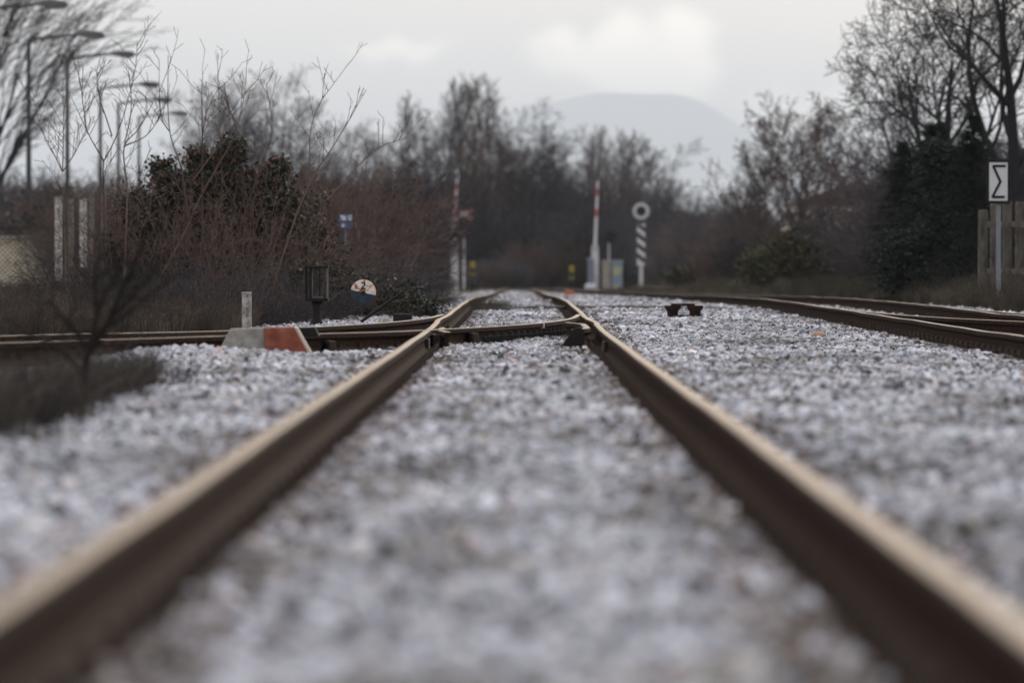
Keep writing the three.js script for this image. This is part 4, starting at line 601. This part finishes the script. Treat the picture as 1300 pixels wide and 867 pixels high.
// ------------------------------------------------------------------ saplings in front of the ivy bush
{
  const rows = {
    a: [[[-5.79, -0.08], [-5.81, 1.14], [-5.84, 1.96]], [[-5.84, 1.96], [-5.92, 2.13], [-6.12, 2.56], [-6.28, 3.26]], [[-5.84, 1.96], [-5.84, 2.21], [-5.82, 2.61], [-5.76, 3.26]], [[-5.84, 1.96], [-5.69, 2.2], [-5.58, 2.41]]],
    b: [[[-5.32, 0.0], [-5.33, 1.75], [-5.33, 2.1]], [[-5.33, 2.1], [-5.55, 2.5], [-5.73, 2.91]], [[-5.55, 2.5], [-5.62, 3.07]], [[-5.33, 2.1], [-5.19, 2.36], [-5.03, 2.8], [-4.92, 3.31], [-4.89, 3.64]], [[-5.22, 2.42], [-5.39, 2.97], [-5.42, 3.27]]],
    c: [[[-5.06, 0.0], [-5.0, 1.75], [-5.03, 2.28], [-4.85, 2.5], [-4.67, 2.83]], [[-5.03, 2.28], [-4.95, 2.76], [-4.96, 3.17]], [[-5.03, 2.28], [-4.75, 2.41], [-4.6, 2.61]]],
    d: [[[-4.2, 0.0], [-4.35, 1.94], [-4.52, 2.5], [-4.53, 3.48]], [[-4.52, 2.5], [-4.62, 2.66], [-4.65, 3.42]]],
    e: [[[-4.96, 0.0], [-4.33, 1.14], [-4.07, 1.71], [-3.72, 2.32], [-3.56, 2.79], [-3.52, 3.07]], [[-4.2, 1.85], [-3.89, 2.25], [-3.72, 2.42]], [[-3.64, 2.56], [-3.79, 2.91]]],
    f: [[[-3.74, 0.0], [-3.6, 1.09], [-3.33, 1.95], [-3.16, 2.48], [-3.23, 3.07]], [[-3.6, 1.2], [-3.64, 1.55], [-3.9, 2.0]]],
    g: [[[-4.09, 0.0], [-4.08, 2.46], [-4.09, 3.07]], [[-4.08, 2.46], [-4.02, 2.76]], [[-4.08, 0.2], [-3.84, 1.2], [-3.86, 2.66], [-3.88, 3.22]]],
    h: [[[-3.3, 0.0], [-2.67, 1.8], [-2.32, 2.35], [-1.95, 3.0]], [[-2.67, 1.8], [-2.62, 2.65], [-2.2, 3.3]], [[-2.45, 1.6], [-1.8, 2.25], [-1.4, 2.4]]],
  };
  const labels = { a: 'bare sapling with a forked top beside the concrete fence posts', b: 'tall forked bare sapling rising above the edge of the ivy bush', c: 'bare sapling with three bent arms against the ivy bush', d: 'straight slim bare sapling with two upright rods', e: 'bare reddish sapling leaning diagonally across the ivy bush', f: 'bare sapling leaning before the far half of the ivy bush', g: 'pair of thin upright rods in front of the ivy bush', h: 'long arching bare briar between the ivy bush and brown thicket' };
  let s = 200;
  for (const [k, branches] of Object.entries(rows)) {
    const R = rng(s++), D = 75 + R() * 1.6, x0 = branches[0][0][0], g0 = ground(x0, D), st = new Tubes(), tw = new Tubes(), t = thing('bare_sapling', labels[k], 'sapling', [x0, g0, -D]);
    const twig = makeGrower(R, { seg: [4, 2], n: [2], t0: [0.3], ang: [0.6], ratio: [0.45], fall: [0.3], thin: [0.7], gnarl: [0.25, 0.3], up: [0.06, 0.05], tip: 0.0026 }, [tw, tw]);
    branches.forEach((b, bi) => {
      const pts = b.map(([x, y], i) => new THREE.Vector3(x - x0, y - g0, 0.25 * (R() - 0.5) * (i ? 1 : 0) + 0)), fine = new THREE.CatmullRomCurve3(pts).getPoints(b.length * 4), r0 = bi ? 0.0095 : 0.0145;
      st.tube(fine.map((q) => [q.x + 0.008 * noise(q.y * 4, s), q.y, q.z]), fine.map((_, i) => Math.max(0.0035, r0 * (1 - 0.8 * i / fine.length))), 5);
      for (let i = Math.floor(fine.length * 0.3); i < fine.length; i++) { const q = fine[i]; if (R() < 0.75) twig([q.x, q.y, q.z], [(R() - 0.5) * 1.5, 0.7, (R() - 0.5) * 1.2], 0.2 + 0.35 * R(), 0.0045, 0); }
    });
    mesh('stem', st.geometry(), 'aceh'.includes(k) ? bark.pale : bark.brown, t); mesh('twigs', tw.geometry(), bark.brown, t);
  }
}
{ // brambles round the fence posts and below the ivy bush, in front of the bush
  const lb = (c) => `tangled leafless ${c} bramble along the edge of the ballast`, G = 'brambles along the ballast edge';
  const P = { seg: [6, 4, 3], n: [7, 4], t0: [0.15, 0.2], ang: [0.7, 0.7], ratio: [0.5, 0.5], fall: [0.3, 0.3], thin: [0.6, 0.7], gnarl: [0.5, 0.55, 0.6], up: [-0.05, -0.03, -0.03], tip: 0.0032, open: 1.5, rad: 0.013 };
  const a = [shrub('bramble', lb('brown'), 71, 90, 1.15, 1.5, bark.brown, P, G, bark.pale), shrub('bramble', lb('blackish'), 72, 90, 1.0, 1.6, bark.dark, P, G, bark.brown), shrub('bramble', lb('grey'), 73, 80, 1.2, 1.5, bark.grey, { ...P, open: 1.0, rad: 0.015 }, G, bark.pale)];
  const f = new Set();
  for (const [px, D, k, s] of [[175, 100, 0, 1.0], [180, 94, 2, 0.8], [110, 93, 1, 0.4], [205, 86, 2, 1.0], [190, 82, 0, 1.0], [230, 74, 1, 0.75], [270, 72, 0, 0.7], [310, 73, 2, 0.7], [350, 73, 1, 0.75], [390, 76, 0, 0.8], [30, 93, 2, 0.5], [60, 92, 1, 0.5], [5, 90, 1, 0.5], [340, 70, 1, 0.5], [290, 69, 1, 0.5], [250, 70, 2, 0.6], [200, 70, 1, 0.7], [150, 70, 2, 0.6], [110, 68, 1, 0.5], [70, 67, 0, 0.42], [30, 66, 1, 0.42], [-10, 66, 2, 0.42], [425, 80, 1, 0.9], [440, 88, 2, 1.0], [505, 92, 1, 0.5], [530, 104, 1, 0.5], [180, 76, 1, 1.1]]) { const [x] = placeG(px, D), at = [x, ground(x, D) - 0.03, -D], turn = R0() * 6.28; if (!f.has(k)) { f.add(k); a[k].position.set(...at); a[k].scale.setScalar(s); } else copyOf(a[k], 'bramble', at, turn, s); }
}
{ // open reddish canes tangled in front of and around the ivy bush
  const P = { ...shrubP, n: [5, 3, 2], gnarl: [0.2, 0.35, 0.45], tip: 0.0034, open: 1.1, rad: 0.012, wind: 0.35 }, lb = (c) => `open tangle of leafless ${c} canes around the ivy bush`, G = 'cane tangles around the ivy bush';
  const a = [shrub('cane_tangle', lb('reddish'), 171, 9, 1.7, 1.0, bark.cane, P, G, bark.cane), shrub('cane_tangle', lb('brown'), 172, 9, 1.6, 1.1, bark.brown, P, G, bark.pale)], f = new Set();
  for (const [px, D, k, s] of [[205, 76, 0, 1.0], [235, 77, 1, 1.1], [275, 76, 0, 1.2], [315, 77, 1, 1.1], [345, 77, 0, 1.0], [385, 80, 1, 1.0], [405, 86, 0, 1.15], [445, 98, 1, 1.2]]) { const [x] = placeG(px, D), at = [x, ground(x, D) - 0.03, -D], turn = R0() * 1.2 - 0.6; if (!f.has(k)) { f.add(k); a[k].position.set(...at); a[k].scale.setScalar(s); } else copyOf(a[k], 'cane_tangle', at, turn, s); }
}
// ------------------------------------------------------------------ dry weeds: uncountable
{
  const R = rng(404);
  const tuft = (n, h, seed, spread, thick) => { const r = rng(seed), T = new Tubes(); for (let k = 0; k < n; k++) { const a = r() * 6.283, l = h * (0.4 + 0.7 * r()), o = spread * r(), b = 0.3 + 0.9 * r(), x = Math.cos(a) * o, z = Math.sin(a) * o, c = Math.cos(a), s = Math.sin(a); T.tube([[x, -0.03, z], [x + c * l * 0.16 * b + 0.03 * (r() - 0.5), l * 0.5, z + s * l * 0.16 * b], [x + c * l * 0.5 * b, l * (0.95 - 0.25 * b), z + s * l * 0.5 * b]], [thick, thick * 0.8, thick * 0.35], 3); if (r() < 0.5) { const y = l * (0.4 + 0.4 * r()); T.tube([[x + c * l * 0.15 * b, y, z + s * l * 0.15 * b], [x + c * l * 0.15 * b + (r() - 0.5) * l * 0.5, y + l * 0.25 * r(), z + (r() - 0.5) * l * 0.4]], [thick * 0.6, thick * 0.3], 3); } } return T.geometry(); };
  const geos = [tuft(30, 0.42, 1, 0.09, 0.0028), tuft(36, 0.34, 2, 0.12, 0.0026), tuft(24, 0.55, 3, 0.08, 0.003)];
  const m = new THREE.Matrix4(), q = new THREE.Quaternion(), up = new THREE.Vector3(0, 1, 0), c = new THREE.Color();
  const weeds = (name, label, count, place, tones) => {
    const lists = geos.map(() => []); for (let k = 0; k < count; k++) { const r = place(); if (!r) continue; lists[Math.floor(R() * 3)].push(r); }
    const group = new THREE.Group(); group.name = name; tag(group, label, 'weeds', null, 'stuff'); scene.add(group);
    lists.forEach((l, v) => { const o = new THREE.InstancedMesh(geos[v], mat(1, 1, 1, 0.95), l.length); o.name = 'weeds'; l.forEach(([x, D, s], i) => { q.setFromAxisAngle(up, R() * 6.28); m.compose(new THREE.Vector3(x, ground(x, D) - 0.01, -D), q, new THREE.Vector3(s, s * (0.8 + 0.5 * R()), s)); o.setMatrixAt(i, m); const t = tones[Math.floor(R() * tones.length)], b = 0.75 + 0.5 * R(); o.setColorAt(i, c.setRGB(t[0] * b, t[1] * b, t[2] * b)); }); o.castShadow = o.receiveShadow = true; group.add(o); });
  };
  weeds('dry_weeds', 'dark dead weeds on the bank where the diverging track bends away', 2900, () => { const D = 21.5 + 13.5 * R(), edge = -2.12 - 0.16 * noise(D * 0.9, 3) - 0.1 * noise(D * 3.1, 8), x = edge + 0.3 * R() ** 4 - 3.0 * R() ** 1.2; if (D > 31 && R() < (D - 31) / 5) return null; return [x, D, (0.4 + 0.6 * R() + 0.3 * noise(x * 0.8, D * 0.3, 6)) * (D > 27 ? 0.75 : 0.95)]; }, [[0.02, 0.018, 0.017], [0.034, 0.03, 0.028], [0.05, 0.044, 0.04], [0.09, 0.08, 0.07]]);
  weeds('rough_grass', 'brown dead grass under the brambles and ivy bush', 9000, () => { const D = 52 + 58 * R() ** 0.8, x = -2.4 - 0.6 * R() - (0.09 * D - 1.8) * R(); if (x > outerLimit(D) - 0.25 || (D < 62 && x > -2.4 - (66 - D) * 0.3)) return null; return [x, D, 0.6 + 0.5 * R()]; }, [[0.04, 0.032, 0.028], [0.065, 0.048, 0.04], [0.035, 0.032, 0.03], [0.1, 0.08, 0.06]]);
  weeds('verge_grass', 'brown dead grass on the verge beyond the parallel track', 9000, () => { const D = 62 + 190 * R() ** 1.3, x = farLimit(D) + 0.15 + 3.2 * R() ** 1.3; return [x, D, 0.3 + 0.7 * R() * R() + 0.3 * noise(x * 0.8, D * 0.3, 2) + D / 900]; }, [[0.03, 0.026, 0.022], [0.055, 0.047, 0.038], [0.035, 0.034, 0.026], [0.085, 0.072, 0.052]]);
  weeds('line_weeds', 'small dark weeds growing in the ballast between the rails', 420, () => { const k = R(); if (k < 0.45) { const x = -0.66 + 0.8 * R() * R(), D = 86 + 7 * R(); return [x, D, 0.22 + 0.3 * R()]; } if (k < 0.7) { const D = 72 + 60 * R(); return [-1.1 - 0.7 * R(), D, 0.2 + 0.25 * R()]; } const D = 40 + 70 * R(); return [1 + 3 * R(), D, 0.06 + 0.1 * R()]; }, [[0.03, 0.03, 0.024], [0.05, 0.045, 0.035]]);
}
{ // dead shrub standing in the weeds
  const D = 28, S = [[[-2.07, -0.05], [-2.06, 0.2], [-2.04, 0.29]], [[-2.05, 0.27], [-2.14, 0.39], [-2.24, 0.48]], [[-2.04, 0.29], [-1.99, 0.47], [-1.9, 0.63]], [[-2.04, 0.29], [-1.9, 0.45], [-1.71, 0.67]], [[-1.97, 0.37], [-1.84, 0.65], [-1.77, 0.84]], [[-2.06, 0.22], [-1.96, 0.35], [-1.66, 0.58]], [[-2.07, 0.17], [-2.2, 0.28], [-2.31, 0.32]], [[-2.01, 0.41], [-2.02, 0.58], [-1.98, 0.73]]];
  const R = rng(515), g0 = ground(-2.07, D), st = new Tubes(), tw = new Tubes(), t = thing('dead_shrub', 'small dead shrub with splayed black twigs standing in the dry weeds', 'shrub', [-2.07, g0, -D]);
  const twig = makeGrower(R, { seg: [4, 3], n: [3], t0: [0.25], ang: [0.6], ratio: [0.55], fall: [0.3], thin: [0.7], gnarl: [0.3, 0.4], up: [0.02, 0.0], tip: 0.0018 }, [tw, tw]);
  S.forEach((b, i) => { const z1 = (R() - 0.5) * 0.4, pts = new THREE.CatmullRomCurve3(b.map(([x, y], k) => new THREE.Vector3(x + 2.07, y - g0, i ? z1 * k * 0.5 : 0))).getPoints(12), r0 = i ? 0.013 : 0.021; st.tube(pts.map((p) => [p.x, p.y, p.z]), pts.map((_, k) => r0 * (1 - (i ? 0.75 : 0.4) * k / 12)), 6); for (let k = 3; k < 12; k++) if (i && R() < 0.8) { const p = pts[k]; twig([p.x, p.y, p.z], [(R() - 0.4) * 1.6, 0.6 * R() + 0.1, (R() - 0.5) * 1.4], 0.1 + 0.2 * R(), 0.0042, 0); if (R() < 0.6) twig([p.x, p.y, p.z], [(R() - 0.5) * 2, 0.5, (R() - 0.5) * 1.6], 0.08 + 0.14 * R(), 0.0036, 0); } });
  mesh('stem', st.geometry(), bark.black, t); mesh('twigs', tw.geometry(), bark.black, t); t.scale.setScalar(1.15);
}
{ // twiggy dead weeds standing above the mat, each a little bush of its own
  const P = { seg: [4, 3, 2], n: [6, 3], t0: [0.2, 0.2], ang: [0.6, 0.6], ratio: [0.5, 0.5], fall: [0.3, 0.3], thin: [0.6, 0.7], gnarl: [0.35, 0.45, 0.5], up: [0.02, 0, 0], tip: 0.0016, open: 0.9, rad: 0.0055 };
  const lb = (c) => `stiff dead ${c} weed bush in the dry weeds by the diverging track`, G = 'weed bushes on the bank', a = [shrub('weed_bush', lb('blackish'), 81, 26, 0.5, 0.4, bark.black, P, G, bark.dark), shrub('weed_bush', lb('brown'), 82, 26, 0.46, 0.4, bark.dark, P, G, bark.brown)], f = new Set(), R = rng(612);
  for (let k = 0; k < 34; k++) { const D = 22.5 + 12.5 * R(), x = -2.1 - 2.0 * R() ** 1.2 - 0.25 * noise(D * 0.9, 3), kind = k % 2, s = (0.55 + 0.45 * R()) * (D > 27 ? 0.85 : 1), at = [x, ground(x, D) - 0.02, -D]; if (!f.has(kind)) { f.add(kind); a[kind].position.set(...at); a[kind].scale.setScalar(s); } else copyOf(a[kind], 'weed_bush', at, R() * 6.28, s); }
}
renderer.render(scene, camera);
